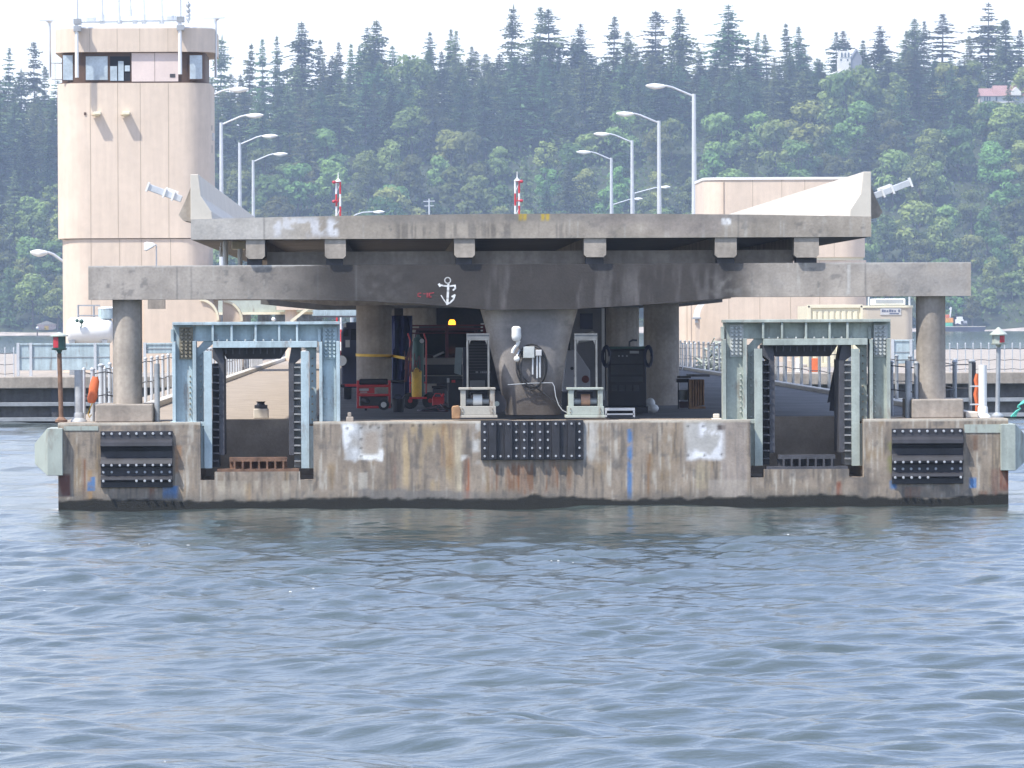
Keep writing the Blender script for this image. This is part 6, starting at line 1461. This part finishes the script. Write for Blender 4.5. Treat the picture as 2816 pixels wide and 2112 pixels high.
b = MB(); b.add([(xx-2.4,SHORE+6,1.2),(xx+2.4,SHORE+6,1.2),(xx+2.1,SHORE+8,1.2),(xx-2.1,SHORE+8,1.2),(xx-1.6,SHORE+6.6,2.6),(xx+1.5,SHORE+6.6,2.9),(xx+1.2,SHORE+7.4,2.9),(xx-1.3,SHORE+7.4,2.6)],[(0,1,5,4),(1,2,6,5),(2,3,7,6),(3,0,4,7),(4,5,6,7)]); b.build('hull', mat('faded_red_hull',(.5,.17,.15),.6), t_, bevel=.1)
xx, zz = ray(105,905,SHORE-2); t_ = empty('beacon_post', (xx,SHORE-6,-.3), 'slim post with white top off the far beach beyond the long blue-green barrier', 'beacon')
b = MB(); b.cyl((xx,SHORE-6,-.3),(xx,SHORE-6,zz),.18,n=8); b.build('post', M_brown, t_); b = MB(); b.ball((xx,SHORE-6,zz+.3),.4); b.build('top', M_white, t_)
xx, _ = ray(128,930,SHORE+5); t_ = empty('beach_hut', (xx,SHORE+5,1.2), 'low pale beach shed with an orange door on the far shore beyond the barrier', 'shed')
b = MB(); b.box(xx-2.6,xx+2.6,SHORE+5,SHORE+8,1.0,3.0); b.build('wall', mat('pinkish_wall',(.6,.46,.42),.7), t_); b = MB(); b.prism_xz([(xx-2.9,3.0),(xx+2.9,3.0),(xx,4.0)],SHORE+4.8,SHORE+8.2); b.build('roof', M_barrier, t_); b = MB(); b.box(xx-.6,xx+.6,SHORE+4.9,SHORE+5.05,1.0,2.6); b.build('door', M_yellow, t_)

# ================================================================== WATER
def waves(x, y):
    r = np.random.RandomState(42); h = np.zeros_like(x); gust = .45+1.0*fbm(x/9+3, y/12+7, 91, 3)
    for i in range(58):
        lam = .38*(5.2/.38)**(i/57.0)*r.uniform(.9,1.1); th = r.normal(0,.80)+.12; k = 2*math.pi/lam
        amp = .0034*lam**1.0*(1.9 if lam < .8 else .75 if lam < 2.4 else 1.15)*r.uniform(.5,1.4); ph = k*(x*math.sin(th)+y*math.cos(th))+r.uniform(0,6.28)
        s = np.sin(ph); h = h+amp*(s+.28*np.cos(2*ph)*min(1,lam/1.2))
    return h*gust
xs = np.arange(-22, 24.01, .10); ys = np.concatenate([np.arange(-92, -40, .07), np.arange(-40, 2.0, .12)])
X, Y = np.meshgrid(xs, ys, indexing='ij'); Z = waves(X, Y)
edge = np.minimum(np.minimum(ss(-22,-18,X), 1-ss(20,24,X)), ss(-92,-86,Y))
calm = 1-.5*ss(-24,-5,Y)
Z = Z*edge*calm; ny = len(ys)
V = np.stack([X.ravel(),Y.ravel(),Z.ravel()],1); nx = len(xs)
idx = np.arange(nx*ny).reshape(nx,ny); Fq = np.stack([idx[:-1,:-1],idx[1:,:-1],idx[1:,1:],idx[:-1,1:]],-1).reshape(-1,4)
# little flecks of foam on the steepest crests
fr = np.random.RandomState(8); ci, cj = np.nonzero((Z[5:-5,5:-60] > np.percentile(Z, 97.5))); sel = fr.choice(len(ci), 46, replace=False)
m = MB()
for i_, j_ in zip(ci[sel]+5, cj[sel]+5):
    for _ in range(fr.randint(1,4)):
        dx, dy, s_ = fr.normal(0,.16), fr.normal(0,.05), fr.uniform(.006,.014)
        m.ball((X[i_,j_]+dx, Y[i_,j_]+dy, float(waves(np.array([X[i_,j_]+dx]), np.array([Y[i_,j_]+dy]))[0]*calm[i_,j_])+.004), s_*1.5, s_, s_*.6, 6, 4)
tag(m.build('foam', M_white, smooth=True), 'tiny white flecks of foam scattered on the wave crests', 'foam', kind='stuff')
# calmer water round it: a coarse skirt that shares no face with the fine patch
def sheet(x0,x1,y0,y1,nx_,ny_,wav):
    a = np.linspace(x0,x1,nx_); b = np.linspace(y0,y1,ny_); A,B = np.meshgrid(a,b,indexing='ij'); C = waves(A,B)*(.5+(wav-.5)*ss(2,25,B))*(1-ss(y1-6,y1,B))*np.minimum(ss(x0,x0+4,A),1-ss(x1-4,x1,A)) if wav else 0*A
    i_ = np.arange(nx_*ny_).reshape(nx_,ny_); return np.stack([A.ravel(),B.ravel(),C.ravel()],1), np.stack([i_[:-1,:-1],i_[1:,:-1],i_[1:,1:],i_[:-1,1:]],-1).reshape(-1,4)
parts = [(V,Fq)]
parts += [sheet(-70,70,2.0,260,280,520,.9), sheet(-450,-22,-112,2.0,30,20,0), sheet(24,450,-112,2.0,30,20,0), sheet(-22,24,-112,-92,8,4,0), sheet(-450,-70,2.0,260,20,20,0), sheet(70,450,2.0,260,20,20,0), sheet(-450,450,260,SHORE+4,60,80,0)]
VV = []; FF = []; off = 0
for v_, f_ in parts: VV.append(v_); FF.append(f_+off); off += len(v_)
VV = np.concatenate(VV); FF = np.concatenate(FF)
me = bpy.data.meshes.new('water'); me.vertices.add(len(VV)); me.vertices.foreach_set('co', VV.astype(np.float32).ravel())
me.loops.add(len(FF)*4); me.loops.foreach_set('vertex_index', FF.astype(np.int32).ravel()); me.polygons.add(len(FF)); me.polygons.foreach_set('loop_start', np.arange(0,len(FF)*4,4,dtype=np.int32)); me.polygons.foreach_set('loop_total', np.full(len(FF),4,np.int32))
me.update(calc_edges=True); me.polygons.foreach_set('use_smooth', [True]*len(FF)); me.validate()
wm = bpy.data.materials.new('sea_water'); wm.use_nodes = True; t = wm.node_tree; n = t.nodes; p = n['Principled BSDF']
p.inputs['Base Color'].default_value = (.048,.065,.063,1); p.inputs['Roughness'].default_value = .10; p.inputs['IOR'].default_value = 1.33
g = n.new('ShaderNodeNewGeometry'); mp = n.new('ShaderNodeMapping'); mp.inputs['Scale'].default_value = (3.0,4.4,1); t.links.new(g.outputs['Position'], mp.inputs[0])
nz = n.new('ShaderNodeTexNoise'); nz.inputs['Scale'].default_value = 1.9; nz.inputs['Detail'].default_value = 7; t.links.new(mp.outputs[0], nz.inputs['Vector'])
bp_ = n.new('ShaderNodeBump'); bp_.inputs['Strength'].default_value = .26; bp_.inputs['Distance'].default_value = .05; t.links.new(nz.outputs['Fac'], bp_.inputs['Height']); t.links.new(bp_.outputs[0], p.inputs['Normal'])
me.materials.append(wm); o = bpy.data.objects.new('water', me); col.objects.link(o); tag(o, kind='structure')

# ================================================================== HAZE
m = MB(); m.box(-470, 470, -120, SHORE+420, -2.3, 140)
hm = bpy.data.materials.new('sea_haze'); hm.use_nodes = True; t = hm.node_tree; t.nodes.clear(); oo = t.nodes.new('ShaderNodeOutputMaterial'); pv = t.nodes.new('ShaderNodeVolumePrincipled')
pv.inputs['Color'].default_value = (.66,.80,1.0,1); pv.inputs['Density'].default_value = HAZE; pv.inputs['Anisotropy'].default_value = 0.2; t.links.new(pv.outputs[0], oo.inputs['Volume'])
tag(m.build('haze', hm), 'thin blue summer haze over the water and far wooded shore', 'haze', kind='stuff')
